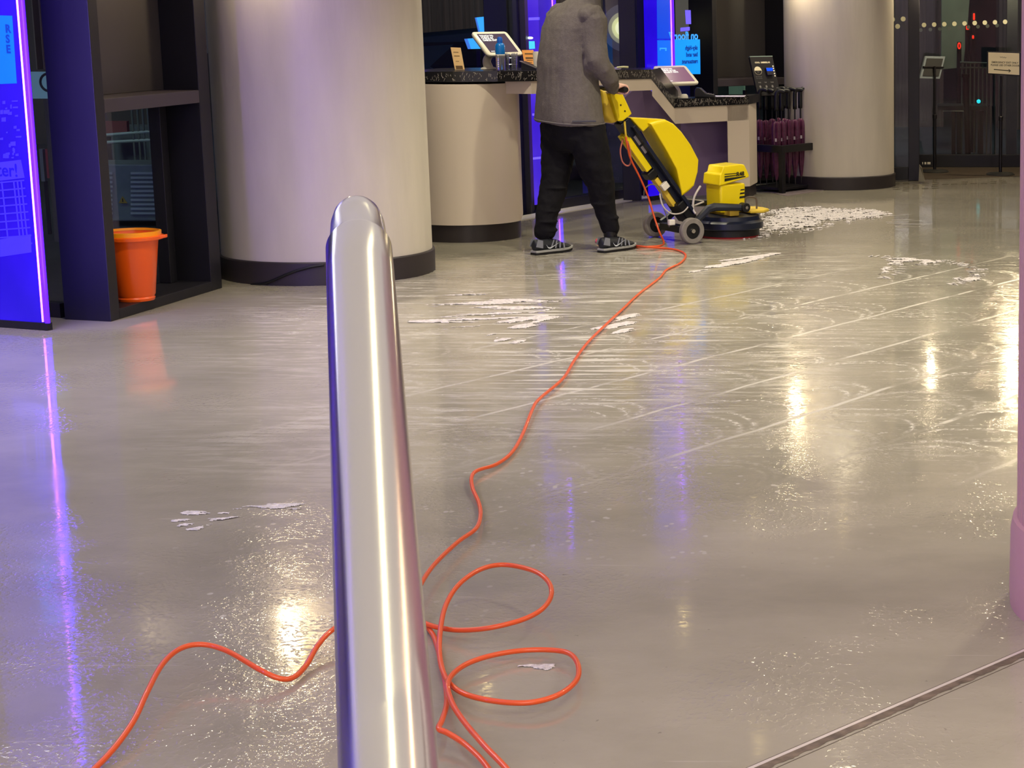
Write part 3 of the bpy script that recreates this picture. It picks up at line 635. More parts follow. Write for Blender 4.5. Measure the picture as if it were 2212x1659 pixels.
# motor housing
ex, ez = LX(1556, 402, -.10)
mx0 = ex; mx1 = ex + .195
def taperbox(x0, x1, y0, y1, z0, z1, t=.012):
    return MB().add([(x0 + t, y0 + t, z0), (x1 - t, y0 + t, z0), (x1 - t, y1 - t, z0), (x0 + t, y1 - t, z0), (x0, y0, z1), (x1, y0, z1), (x1, y1, z1), (x0, y1, z1)], [(0, 3, 2, 1), (4, 5, 6, 7), (0, 1, 5, 4), (1, 2, 6, 5), (2, 3, 7, 6), (3, 0, 4, 7)])
zc0 = ez; zbot = .16
taperbox(mx0 + .002, mx1 - .004, -.095, .095, zbot, zc0 + .01, .004).build('motor_housing', M_yellow, scr, bevel=.014, seg=3, smooth=True)
# hood: overhangs the housing, rear step lower than front
zt1 = zc0 + (LX(1556, 357, -.1)[1] - LX(1556, 402, -.1)[1])
x0, x1 = mx0 - .006, mx1 + .012; yb = .107; zr = zc0 + (zt1 - zc0) * .56
hood = MB()
prof_h = [(x0 - .004, zc0 - .0), (x1 + .004, zc0 + .045), (x1 + .006, zc0 + .06), (x1 - .022, zt1 - .004), (x1 - .05, zt1), (x0 + .035, zt1 - .008), (x0 + .022, zr + .004), (x0 + .006, zr)]
hood.rings([[Vector((x, -yb + (.012 if z > zr else 0), z)) for x, z in prof_h], [Vector((x, -yb + (.012 if z > zr else 0) + .02, z)) for x, z in prof_h], [Vector((x, yb - .02, z)) for x, z in prof_h], [Vector((x, yb - (.012 if z > zr else 0), z)) for x, z in prof_h]])
hd_o = hood.build('motor_hood', M_yellow, scr, bevel=.009, seg=3, smooth=True)
M_decal = mat('decal_black', (24, 26, 20), .5)
def plane_M(o, xdir, zdir): # columns: x, y(up), normal
    x = Vector(xdir).normalized(); z = Vector(zdir).normalized(); n = x.cross(z)
    return Matrix(((x.x, z.x, n.x, o[0]), (x.y, z.y, n.y, o[1]), (x.z, z.z, n.z, o[2]), (0, 0, 0, 1)))
dcl = MB(); sx = mx0 + .028; yy = -yb - .0012
zs0 = zc0 + .070
for (xa, za, xb, zb, h0, h1) in ((0, .0, .095, .004, .006, .005), (0, -.016, .095, -.008, .008, .005), (0, -.042, .155, -.020, .018, .006)):
    dcl.prism([(sx + xa, yy, zs0 + za), (sx + xb, yy, zs0 + zb), (sx + xb, yy, zs0 + zb + h1), (sx + xa, yy, zs0 + za + h0)], (0, .001, 0))
dcl.text('R48', .036, plane_M((sx + .088, yy, zs0 - .012), (1, 0, .05), (0, 0, 1)), bold=.0012)
dcl.build('hood_marking', M_decal, hd_o)
d2 = MB()
for i, zz in enumerate((.300, .276, .25)): d2.prism([(mx1 - .045 - i * .004, -.0965, zz), (mx1 - .014, -.0965, zz + .002), (mx1 - .014, -.0965, zz + .009 + .003 * i), (mx1 - .041 - i * .004, -.0965, zz + .007 + .003 * i)], (0, .002, 0))
d2.build('housing_marking', M_decal, scr)
MB().cyl((mx0 + .16, -.094, .195), (mx0 + .16, -.085, .195), .006).build('screw', M_decal, scr)
# handle pole: two navy uprights with a channel
pb_ = LX(1478, 452, .0); pt_ = LX(1340, 262, .0)
ptv = Vector((pt_[0], 0, pt_[1])); pbv = Vector((pb_[0], 0, pb_[1] - .02)); dpole = (ptv - pbv).normalized(); nrm_p = Vector((dpole.z, 0, -dpole.x))
Mp = Matrix(((dpole.x, 0, nrm_p.x, pbv.x), (0, 1, 0, 0), (dpole.z, 0, nrm_p.z, pbv.z), (0, 0, 0, 1))); LP = (ptv - pbv).length
pole_ = MB(); pole_.box((-.03, -.042, -.018), (LP + .03, -.02, .03), Mp); pole_.box((-.03, .02, -.018), (LP + .03, .042, .03), Mp); pole_.box((-.03, -.03, .012), (LP, .03, .024), Mp); pole_.box((-.02, -.088, .012), (LP * .93, .088, .034), Mp)
pole_.build('handle_pole', M_navy, scr, bevel=.003)
MB().box((-.05, -.075, -.04), (.10, .075, .03), Mp).build('pole_hinge', M_black, scr, bevel=.008)
MB().box((LP * .52, -.036, -.062), (LP * .90, -.008, -.018), Mp).build('yellow_guide', M_yellow, scr, bevel=.004)
MB().box((LP * .52, .006, -.062), (LP * .90, .034, -.018), Mp).build('yellow_guide', M_yellow, scr, bevel=.004)
MB().box((LP * .12, -.03, -.05), (LP * .42, .03, -.018), Mp).build('yellow_lower_guide', M_yellow2, scr, bevel=.004)
MB().box((LP * .44, -.045, -.075), (LP * .51, .045, -.01), Mp).build('clamp', M_black, scr, bevel=.006)
MB().box((LP * .86, -.05, -.03), (LP * 1.0, .05, .045), Mp).build('pole_head', M_navy, scr, bevel=.006)
st_ = MB(); st_.box((LP * .66, -.043, -.006), (LP * .73, -.0425, .020), Mp); st_.box((LP * .75, -.043, -.006), (LP * .84, -.0425, .020), Mp); st_.build('rating_label', mat('label_grey', (170, 165, 165), .5), scr)
# solution tank on the front of the pole
ridge = [(1404, 266), (1418, 290), (1440, 327), (1461, 366), (1474, 424)]
front = [(1488, 414), (1500, 402), (1508, 372), (1510, 346), (1492, 312), (1472, 284), (1454, 266), (1438, 258)]
sidep = sp(ridge, -.095) + sp(front, -.095)
def tank_ring(y, pull):
    out = []; cx_ = sum(v.x for v in sidep) / len(sidep); cz_ = sum(v.z for v in sidep) / len(sidep)
    for v in sidep: out.append(Vector((v.x + (cx_ - v.x) * pull, y, v.z + (cz_ - v.z) * pull)))
    return out
MB().rings([tank_ring(-.100, .06), tank_ring(-.092, .012), tank_ring(-.07, 0), tank_ring(.07, 0), tank_ring(.092, .012), tank_ring(.100, .06)]).build('solution_tank', M_yellow, scr, smooth=True, angle=22, bevel=.004)
lipp = sp([(1362, 254), (1405, 256), (1440, 258), (1420, 276), (1404, 272), (1390, 285), (1381, 276)], -.06)
MB().prism(lipp, (0, .14, 0)).build('tank_lip', M_yellow, scr, bevel=.008)
# control box with twin grips
cb = sp([(1318, 203), (1334, 196), (1346, 203), (1366, 246), (1346, 262), (1335, 262)], -.085)
cbo = MB().prism(cb, (0, .17, 0)).build('control_box', M_yellow, scr, bevel=.008, smooth=True)
for (x, y) in ((1341, 227), (1350, 240)):
    v = sp([(x, y)], -.087)[0]; MB().cyl((v.x, v.y - .002, v.z), (v.x, v.y + .006, v.z), .005).build('screw', M_decal, cbo)
bag = sp([(1300, 192), (1312, 200), (1326, 232), (1338, 262), (1322, 268), (1306, 250)], -.05)
MB().prism(bag, (0, .12, 0)).build('splash_cover', M_yellow2, scr, bevel=.02, seg=3, smooth=True)
gp = sp([(1341, 193)], -.20)[0]; gx, gz = gp.x, gp.z
MB().cyl((gx, -.27, gz), (gx, .27, gz), .0155, n=20).build('grip_bar', M_black, scr, smooth=True)
# clear hoses and the machine lead
M_hose = mat('clear_hose', (198, 190, 182), .25, coat=.3)
def hose(pts, r, m, nm='hose', yl=-.1): return MB().tube(smoothpath([p if isinstance(p, Vector) else sp([p[:2]], p[2])[0] for p in pts], 6), r, 8).build(nm, m, scr, smooth=True, angle=180)
hose([(1513, 402, -.06), (1500, 425, -.07), (1497, 450, -.08), (1503, 462, -.1)], .0075, M_hose)
hose([(1425, 418, -.1), (1432, 445, -.12), (1450, 461, -.12), (1472, 460, -.1), (1486, 447, -.08), (1484, 440, -.06)], .005, M_hose)
hose([(1478, 428, 0), (1495, 431, .0), (1520, 434, .0)], .003, M_hose)
hose([(1478, 444, 0), (1498, 444, -.02), (1520, 436, -.0)], .006, M_hose)
hose([(1425, 424, -.1), (1438, 460, -.12), (1446, 490, -.1)], .005, mat('grey_lead', (110, 105, 110), .5), 'brake_cable')
hose([(1391, 424, .06), (1393, 408, .0), (1408, 398, -.02), (1424, 408, -.04), (1432, 430, -.06)], .004, MATS['grey_lead'], 'brake_cable')
hose([(1349, 262, -.05), (1351, 285, -.06), (1353, 300, -.06)], .007, M_yellow2, 'yellow_lead')
hose([(1346, 300, -.02), (1340, 325, -.02), (1344, 348, -.02), (1354, 358, -.02), (1362, 352, -.03), (1361, 325, -.05), (1356, 305, -.06)], .005, mat('pink_lead', (196, 110, 100), .5), 'lead_loop')
MB().box((LP * .30, -.065, -.05), (LP * .36, -.035, .0), Mp).build('plug', M_white, scr, bevel=.004)
v = sp([(1453, 480)], -.16)[0]; MB().box((v.x - .03, v.y - .015, v.z - .018), (v.x + .012, v.y + .015, v.z + .018)).build('white_valve', M_white, scr, bevel=.006)

# ------------------------------------------------------------------ the person
Fd = Vector((.66, .75, 0)).normalized(); Rt = Vector((Fd.y, -Fd.x, 0))
PO = Vector((-2.06, 12.34, 0))
per = thing('person', 'person in grey fleece jacket and black trousers pushing the yellow floor scrubber', 'person', PO)
def lring(c, a, b, n=28, tilt=None, e=2.3):
    c = Vector(c); out = []
    for k in range(n):
        t = 2 * PI * k / n; x = math.copysign(abs(math.cos(t)) ** (2 / e), math.cos(t)); y = math.copysign(abs(math.sin(t)) ** (2 / e), math.sin(t))
        p = c + Rt * a * x + Fd * b * y
        if tilt: p.z += tilt * x * a
        out.append(p)
    return out
def remesh(o, vox, sm=4, disp=0, dscale=.1, seedn=0):
    r = o.modifiers.new('r', 'REMESH'); r.mode = 'VOXEL'; r.voxel_size = vox; r.use_smooth_shade = True
    s_ = o.modifiers.new('s', 'SMOOTH'); s_.iterations = sm; s_.factor = .5
    if disp:
        t = bpy.data.textures.new('folds%d' % seedn, 'CLOUDS'); t.noise_scale = dscale; t.noise_depth = 2
        d = o.modifiers.new('d', 'DISPLACE'); d.texture = t; d.strength = disp; d.mid_level = .5; d.texture_coords = 'LOCAL'
    return o
# key joints
shR = pY(1284, 26, 12.22); elR = pY(1293, 135, 12.22); grip_w = O_ + FW * gx + Vector((0, 0, gz)); wrR = grip_w - LT * .215 - FW * .055 + Vector((0, 0, .012))
shL = pY(1208, 28, 12.50); elL = pY(1222, 140, 12.66); wrL = grip_w + LT * .16 - FW * .055 + Vector((0, 0, .012))
# body: one continuous surface
bod = MB()
tor = [(.80, 1231, .165, .115), (.92, 1231, .15, .105), (1.02, 1229, .14, .10), (1.15, 1226, .15, .105), (1.28, 1230, .165, .105), (1.38, 1238, .17, .09), (1.43, 1248, .12, .075)]
def cx_at(px, z, Y=12.35):
    d_ = Y * math.cos(PITCH) + (CAM_H - z) * math.sin(PITCH); return (px - PPX) / F_PX * d_
bod.rings([lring((cx_at(px, z), 12.35, z), a, b) for z, px, a, b in tor])
nk0 = Vector((cx_at(1264, 1.44), 12.36, 1.43)); nk1 = nk0 + Fd * .07 + Vector((0, 0, .13)); hdC = nk1 + Fd * .035 + Vector((0, 0, .085))
bod.tube([nk0, nk0.lerp(nk1, .5), nk1], [.065, .056, .054], 16)
# head with jaw, nose, ears, brow
bod.sph(hdC, (.078, .092, .115)); bod.sph(hdC + Fd * .03 + Vector((0, 0, -.06)), (.055, .06, .055)); bod.tube([hdC + Fd * .082 + Vector((0, 0, .01)), hdC + Fd * .108 + Vector((0, 0, -.025))], [.009, .014], 8)
for s_ in (-1, 1): bod.sph(hdC + Rt * s_ * .078 + Vector((0, 0, -.01)), (.014, .02, .03)); bod.sph(hdC + Fd * .074 + Rt * s_ * .03 + Vector((0, 0, .022)), (.02, .02, .008))
bod.sph(hdC + Fd * .078 + Vector((0, 0, -.056)), (.022, .016, .007))
for sh, el, wr in ((shR, elR, wrR), (shL, elL, wrL)):
    bod.tube([sh + Vector((0, 0, -.01)), sh.lerp(el, .5), el, el.lerp(wr, .5), wr], [.048, .044, .038, .034, .026], 16)
    bod.sph(sh + Vector((0, 0, -.015)), .048); bod.sph(el, .04)
hipR = pY(1268, 262, 12.27); knR = pY(1296, 395, 12.33); anR = pY(1318, 505, 12.36); hipL = pY(1200, 262, 12.43); knL = pY(1197, 398, 12.36); anL = pY(1179, 515, 12.28)
for h, k, a in ((hipR, knR, anR), (hipL, knL, anL)):
    bod.tube([h + Vector((0, 0, .04)), h.lerp(k, .5), k, k.lerp(a, .35), a], [.078, .062, .044, .038, .028], 16); bod.sph(h, .08)
# hands closed round the grip: palm behind and above the bar, four fingers over and under it, thumb below
def hand(centre, side):
    wrist = centre - FW * .055 + Vector((0, 0, .012))
    ax = LT * (-side)      # towards the thumb side (inwards)
    palm = []
    for t, hw, hh in ((0, .026, .018), (.35, .034, .016), (.75, .040, .015), (1.0, .039, .013)):
        c = wrist.lerp(centre - FW * .002 + Vector((0, 0, .026)), t); palm.append([c + LT * hw * math.cos(2 * PI * k / 12) + Vector((0, 0, hh * math.sin(2 * PI * k / 12))) for k in range(12)])
    bod.rings(palm)
    for i, (ln, ofs) in enumerate(((1.0, .031), (1.08, .0105), (1.02, -.0105), (.85, -.031))):
        c = centre + ax * ofs; pts = []
        for j in range(8):
            th = math.radians(115 - j * (34 * ln)); pts.append(c + FW * (.0255 * math.cos(th)) + Vector((0, 0, .0255 * math.sin(th))))
        bod.tube([c - FW * .02 + Vector((0, 0, .026))] + pts, [.0095] + [.0092, .0092, .009, .0088, .0086, .0082, .0078, .006], 8)
    tb0 = wrist + ax * .028 + FW * .012; bod.tube([tb0, tb0 + ax * .018 + FW * .022 + Vector((0, 0, -.012)), centre + ax * .050 - FW * .012 + Vector((0, 0, -.022)), centre + ax * .042 + FW * .014 + Vector((0, 0, -.027))], [.013, .011, .0095, .0075], 8)
hand(grip_w - LT * .215, -1); hand(grip_w + LT * .16, 1)
remesh(bod.build('body', M_skin, per, world=True), .0042, 3)
# jacket
jk = MB()
jt = [(.775, 1230, .232, .168), (.80, 1230, .234, .170), (.90, 1228, .222, .160), (1.02, 1226, .208, .150), (1.14, 1224, .197, .145), (1.25, 1227, .193, .140), (1.34, 1233, .205, .132), (1.41, 1240, .196, .122), (1.455, 1249, .158, .108), (1.49, 1259, .112, .092), (1.525, 1270, .080, .078), (1.565, 1279, .07, .072)]
jk.rings([lring((cx_at(px, z), 12.35, z), a, b, 40, tilt=(-.06 if z < .85 else 0)) for z, px, a, b in jt])
jk.tube([shR + Vector((-.03, .02, .0)), shR + Vector((.0, 0, -.05)), pY(1284, 92, 12.21), pY(1290, 128, 12.2), pY(1300, 146, 12.22), pY(1316, 168, 12.30), wrR + Vector((-.012, -.01, .008)), wrR + FW * .016], [.07, .077, .071, .068, .062, .056, .044, .041], 20)
jk.sph(shR + Vector((-.03, .0, -.015)), (.072, .076, .062)); jk.sph(elR + Vector((-.022, 0, .0)), .066)
jk.tube([shL, shL.lerp(elL, .5), elL, elL.lerp(wrL, .6), wrL + FW * .016], [.078, .072, .066, .054, .041], 20); jk.sph(shL + Vector((.02, 0, -.01)), (.085, .085, .072)); jk.sph(elL, .064)
# elbow and cuff creases
for t, r in ((.42, .069), (.58, .066), (.72, .058), (.84, .052)):
    c = elR.lerp(wrR, t - .35); jk.sph(c + Vector((-.01, 0, -.008)), (r, r, .017))
jko = remesh(jk.build('jacket', M_fleece, per, world=True), .0065, 3, .016, .13, 1)
# long vertical drape folds on the back of the jacket
t2 = bpy.data.textures.new('drape', 'CLOUDS'); t2.noise_scale = .055; d2_ = jko.modifiers.new('d2', 'DISPLACE'); d2_.texture = t2; d2_.strength = .012
eo = bpy.data.objects.new('fold_direction', None); eo.scale = (1, 1, 7); eo.parent = per; C.objects.link(eo); d2_.texture_coords = 'OBJECT'; d2_.texture_coords_object = eo
hem = MB(); hr = lring((cx_at(1230, .79), 12.35, .787), .2365, .172, 60, tilt=-.06); hem.tube(hr, .0042, 8, closed=True); hem.build('hem_seam', mat('hem_band', (104, 99, 96), .9), jko, world=True, smooth=True)
# trousers
tr = MB()
tr.rings([lring((cx_at(1233, z), 12.35, z), a, b, 36) for z, a, b in ((.90, .17, .125), (.84, .19, .142), (.76, .198, .15), (.68, .19, .142), (.63, .15, .11), (.60, .1, .08))])
def leg(pts): # (px, py, Y, r)
    tr.tube([pY(x, y, Y) for x, y, Y, r in pts], [r for *_, r in pts], 24)
leg([(1266, 270, 12.29, .112), (1277, 325, 12.28, .112), (1285, 360, 12.30, .102), (1297, 398, 12.33, .086), (1301, 425, 12.35, .076), (1306, 455, 12.36, .066), (1315, 482, 12.37, .059), (1318, 498, 12.37, .054), (1318, 506, 12.37, .044)])
leg([(1206, 270, 12.42, .112), (1206, 325, 12.40, .103), (1203, 360, 12.37, .094), (1196, 400, 12.36, .085), (1189, 432, 12.33, .076), (1181, 465, 12.30, .067), (1178, 490, 12.29, .064), (1178, 508, 12.28, .062), (1179, 516, 12.28, .05)])
for (x, y, Y, a, b, h) in ((1298, 392, 12.30, .075, .07, .012), (1199, 405, 12.33, .08, .075, .012), (1300, 440, 12.33, .068, .068, .012), (1184, 478, 12.28, .068, .068, .011), (1187, 455, 12.3, .070, .070, .012), (1183, 497, 12.28, .066, .064, .012), (1318, 470, 12.36, .058, .06, .01), (1290, 380, 12.3, .09, .08, .014)):
    tr.sph(pY(x, y, Y), (a, b, h))
remesh(tr.build('trousers', M_trouser, per, world=True), .0065, 9, .022, .07, 2)
# hair
MB().sph(hdC - Fd * .012 + Vector((0, 0, .018)), (.084, .094, .108), 20).build('hair', M_hair, per, world=True, smooth=True)
for s_ in (-1, 1): MB().sph(hdC + Fd * .083 + Rt * s_ * .03 + Vector((0, 0, .008)), (.011, .011, .008)).build('eye', M_white, per, world=True, smooth=True)
# belt pocket edge seen under the jacket
MB().box((-.07, -.004, -.006), (.07, .004, .006), Matrix.Translation(pY(1262, 262, 12.14)) @ Matrix.Rotation(math.atan2(Rt.y, Rt.x) + .9, 4, 'Z')).build('undershirt_edge', mat('shirt_grey', (70, 68, 76), .9), per, world=True, bevel=.003)

# trainers
M_shoe = mat('trainer_black', (24, 26, 34), .55); M_shoegrey = mat('trainer_grey', (118, 120, 128), .6); M_sole = mat('trainer_sole', (150, 150, 146), .6)
def shoe(heel, direction, pitch, nm):
    d = Vector((direction[0], direction[1], 0)).normalized(); sd = Vector((d.y, -d.x, 0)); M = Matrix(((d.x, -sd.x, 0, heel.x), (d.y, -sd.y, 0, heel.y), (0, 0, 1, heel.z), (0, 0, 0, 1))) @ Matrix.Rotation(-pitch, 4, 'Y')
    W = [(0, .022, .030), (.02, .033, .036), (.07, .036, .036), (.13, .040, .037), (.19, .048, .040), (.235, .046, .038), (.27, .034, .028), (.287, .016, .012)]
    H = [(.088, .02), (.096, .02), (.088, .02), (.088, .018), (.068, .016), (.055, .015), (.047, .018), (.036, .024)]
    up = []
    for (x, wl, wr_), (h, z0) in zip(W, H):
        r = []
        for k in range(16):
            t = 2 * PI * k / 16; yy_ = (wl if math.cos(t) > 0 else wr_) * math.cos(t); sn = math.sin(t)
            zz_ = z0 + (h - z0) * (.5 + .5 * sn) if sn > 0 else z0 + (h - z0) * .5 * (1 + sn)
            sq = 1 - .35 * max(0, sn); r.append(M @ Vector((x, yy_ * sq, zz_)))
        up.append(r)
    so = MB().rings(up).build(nm, M_shoe, per, world=True, smooth=True, angle=80); so.modifiers.new('s', 'SUBSURF').levels = 1; so.modifiers['s'].render_levels = 2
    outline = [(x, wl * 1.05) for x, wl, _ in W] + [(x, -wr_ * 1.05) for x, _, wr_ in W[::-1]]
    def lay(z0, z1, m, n_, gr=1.0, toe=.012):
        q = MB(); lo = [M @ Vector((x * gr - .002, y * gr, z0 + (toe * max(0, (x - .2) / .09) ** 2))) for x, y in outline]; hi = [M @ Vector((x * gr - .002, y * gr, z1 + (toe * max(0, (x - .2) / .09) ** 2))) for x, y in outline]
        q.rings([lo, hi]); return q.build(n_, m, so, world=True, bevel=.002)
    lay(.0, .014, M_black, 'outsole', 1.02); lay(.014, .026, M_sole, 'midsole', 1.035)
    for sd_ in (-1, 1):
        for j, (xa, za, xb, zb) in enumerate(((.10, .035, .135, .082), (.13, .034, .155, .077), (.16, .033, .178, .070), (.19, .032, .203, .060))):
            ya = sd_ * (.0405 + .004 * j); yb_ = sd_ * (.026 + .002 * j); MB().prism([M @ Vector((xa, ya, za)), M @ Vector((xa + .009, ya, za)), M @ Vector((xb + .007, yb_, zb)), M @ Vector((xb, yb_, zb))], M.to_3x3() @ Vector((0, sd_ * .003, .001))).build('side_strip', M_shoegrey, so, world=True)
        MB().prism([M @ Vector((.0, sd_ * .030, .05)), M @ Vector((.045, sd_ * .038, .04)), M @ Vector((.05, sd_ * .033, .085)), M @ Vector((.015, sd_ * .030, .094))], M.to_3x3() @ Vector((0, sd_ * .003, 0))).build('heel_panel', M_shoegrey, so, world=True)
    tick = MB(); # curved tick mark on the flank
    ts = smoothpath([(.075, .052), (.085, .040), (.10, .038), (.125, .046), (.16, .062)], 4); wds = [.001, .0025, .004, .0042, .003, .0015, .0008]
    for sd_ in (-1, 1):
        top = []; bot = []
        T3 = [Vector((p[0], p[1], 0)) for p in [(.072, .058), (.076, .046), (.084, .039), (.096, .038), (.112, .043), (.135, .052), (.165, .064)]]
        for p, w_ in zip(T3, wds):
            yq = sd_ * (.0445 + (p.x - .07) * .03) * (1 - .25 * max(0, (p.y - .04) / .04)); top.append(M @ Vector((p.x, yq, p.y + w_))); bot.append(M @ Vector((p.x, yq, p.y - w_)))
        n_ = len(top); tick.prism(bot + top[::-1], M.to_3x3() @ Vector((0, sd_ * .0012, 0)))
    tick.build('tick_mark', mat('tick_silver', (190, 195, 200), .4), so, world=True)
    lc = MB()
    for x in (.115, .133, .151, .169, .187): lc.tube([M @ Vector((x, -.022, .087 - (x - .115) * .26)), M @ Vector((x + .004, 0, .094 - (x - .115) * .28)), M @ Vector((x, .022, .087 - (x - .115) * .26))], .0022, 6)
    lc.build('laces', M_black, so, world=True)
    return so
shoe(Vector((-1.925, 12.24, .0)), (.60, .80), 0.0, 'shoe')
shoe(Vector((-2.31, 12.13, .0)), (.66, .75), 0.0, 'shoe')
for a_, dx in ((anR, .0), (anL, 0)): MB().tube([a_ + Vector((0, 0, .02)), a_ + Vector((0, 0, -.045)) + Fd * .005], [.042, .040], 16).build('sock', M_black, per, world=True, smooth=True)
#PART3
# ------------------------------------------------------------------ posters and graphics on the fins
def on_fin(f, px, py, off=.003):
    t, a, b, d, n = f; return hitp(px, py, b + n * off, n)
def patch(f, pts, off=.003, th=.001):
    n = f[4]; p = [on_fin(f, x, y, off) for x, y in pts]; return p, -n * th
M_pale = mat('backlit_pale_blue', (10, 80, 200), .4, emis=(4, 96, 232), es=.95)
M_sky = mat('backlit_sky_blue', (10, 120, 220), .4, emis=(8, 134, 232), es=.95)
M_dimviolet = mat('backlit_newsprint', (30, 20, 160), .5, emis=(66, 50, 236), es=.8)
M_inkblue = mat('poster_ink', (0, 40, 110), .5, emis=(0, 60, 150), es=.6)
M_lightink = mat('poster_light_ink', (60, 150, 240), .5, emis=(46, 148, 246), es=.8)
def fin_text(q, f, txt, px, py, size, off=.0045, bold=.0, mirror=True, align='LEFT', skew=0, space=1.0):
    t, a, b, d, n = f; o = on_fin(f, px, py, off)
    x = -d if mirror else d
    M = Matrix(((x.x, 0, n.x, o.x), (x.y, 0, n.y, o.y), (x.z, 1, n.z, o.z), (0, 0, 0, 1)))
    return q.text(txt, size, M, bold=bold, depth=.0006, align=align, space=space)
t0_ = f0[0]
p, o_ = patch(f0, [(-12, 33), (26, 34), (36, 180), (-12, 182)]); MB().prism(p, o_).build('poster_panel', M_pale, t0_, world=True)
q = MB()
for txt, x, y in (('R', 12, 70), ('S', 13, 92), ('E', 14, 114)): fin_text(q, f0, txt, x, y, .05, bold=.002, mirror=False)
q.build('poster_lettering', M_inkblue, t0_, world=True)
p, o_ = patch(f0, [(-12, 352), (45, 345), (53, 384), (-12, 392)]); MB().prism(p, o_).build('headline_strip', M_dimviolet, t0_, world=True)
q = MB(); fin_text(q, f0, 'ter!', -6, 380, .085, bold=.001, mirror=False); q.build('headline_lettering', mat('headline_ink', (20, 8, 150), .5, emis=(24, 8, 170), es=.7), t0_, world=True)
q = MB()
rn = random.Random(5)
for i in range(9):
    y0 = 392 + i * 17; xr = 52 + i * 2.2
    p, o_ = patch(f0, [(-12, y0 + 2), (xr, y0 - 4), (xr, y0 - 1), (-12, y0 + 5)]); q.prism(p, o_)
for x0 in (0, 26, 34, 42): 
    p, o_ = patch(f0, [(x0 + 2, 392), (x0 + 5, 392), (x0 + 21, 540), (x0 + 18, 540)]); q.prism(p, o_)
for i in range(26):
    x_ = rn.uniform(0, 36); y_ = rn.uniform(210, 340); w_ = rn.uniform(3, 13); h_ = rn.uniform(2, 9)
    p, o_ = patch(f0, [(x_, y_), (x_ + w_, y_ - 1), (x_ + w_, y_ + h_), (x_, y_ + h_)]); q.prism(p, o_)
p, o_ = patch(f0, [(0, 517), (66, 506), (68, 545), (0, 555)]); q.prism(p, o_)
q.build('newsprint_pattern', M_dimviolet, t0_, world=True)['kind'] = 'stuff'
# fin behind the lower tablet: large mirrored poster continues past the neon line
f4t = f4[0]
pst = thing('poster', 'bright blue back-lit poster with mirrored lettering behind the lower tablet', 'poster', pY(1466, 160, 15.66))
p, o_ = patch(f4, [(1420, 85), (1512, 85), (1513, 160), (1421, 160)], .0); MB().prism(p, o_).build('poster_sheet', M_sky, pst, world=True)
p, o_ = patch(f4, [(1419, -10), (1452, -10), (1453, 84), (1420, 84)], .002); MB().prism(p, o_).build('lit_backing', mat('backlit_deep', (0, 40, 180), .4, emis=(0, 70, 216), es=.8), pst, world=True)
p, o_ = patch(f4, [(1420, 87), (1452, 87), (1453, 158), (1421, 158)], .001); MB().prism(p, o_).build('darker_half', M_pale, pst, world=True)
q = MB(); fin_text(q, f4, 'on floor 7', 1508, 85, .086, bold=.002, off=.003); q.build('lettering', M_lightink, pst, world=True)
q = MB(); fin_text(q, f4, 'sky-high\nbar and\nrestaurant', 1507, 107, .046, bold=.0016, off=.003, space=1.12); q.build('ink_lettering', M_inkblue, pst, world=True)
q = MB()
for pp in ([(1426, 103), (1440, 103), (1440, 106), (1426, 106)], [(1437, 103), (1440, 103), (1440, 110), (1437, 110)], [(1425, 103), (1428, 103), (1427, 109), (1425, 109)]):
    p, o_ = patch(f4, pp, .0045); q.prism(p, o_)
q.build('corner_mark', M_lightink, pst, world=True)
q = MB()
for pp in ([(1480, 22), (1492, 22), (1493, 52), (1482, 52)], [(1470, 60), (1490, 58), (1490, 66), (1470, 68)]):
    p, o_ = patch(f4, pp, .0); q.prism(p, o_)
q.build('blue_accent', M_pale, pst, world=True)
# grid of the violet fin behind the person
for pp in ([(1150, 245), (1180, 245), (1180, 250), (1150, 250)], [(1151, 340), (1180, 337), (1180, 342), (1151, 345)], [(1142, 38), (1166, 37), (1166, 43), (1142, 44)]):
    p, o_ = patch(f3, pp); MB().prism(p, o_).build('pale_bar', mat('backlit_lilac', (110, 90, 220), .5, emis=(112, 92, 232), es=.8), f3[0], world=True)
p, o_ = patch(f3, [(1142, 38), (1166, 37), (1166, 43), (1142, 44)]); q.prism(p, o_); q.build('pale_bars', mat('backlit_lilac', (110, 90, 220), .5, emis=(112, 92, 232), es=.8), f3[0], world=True)

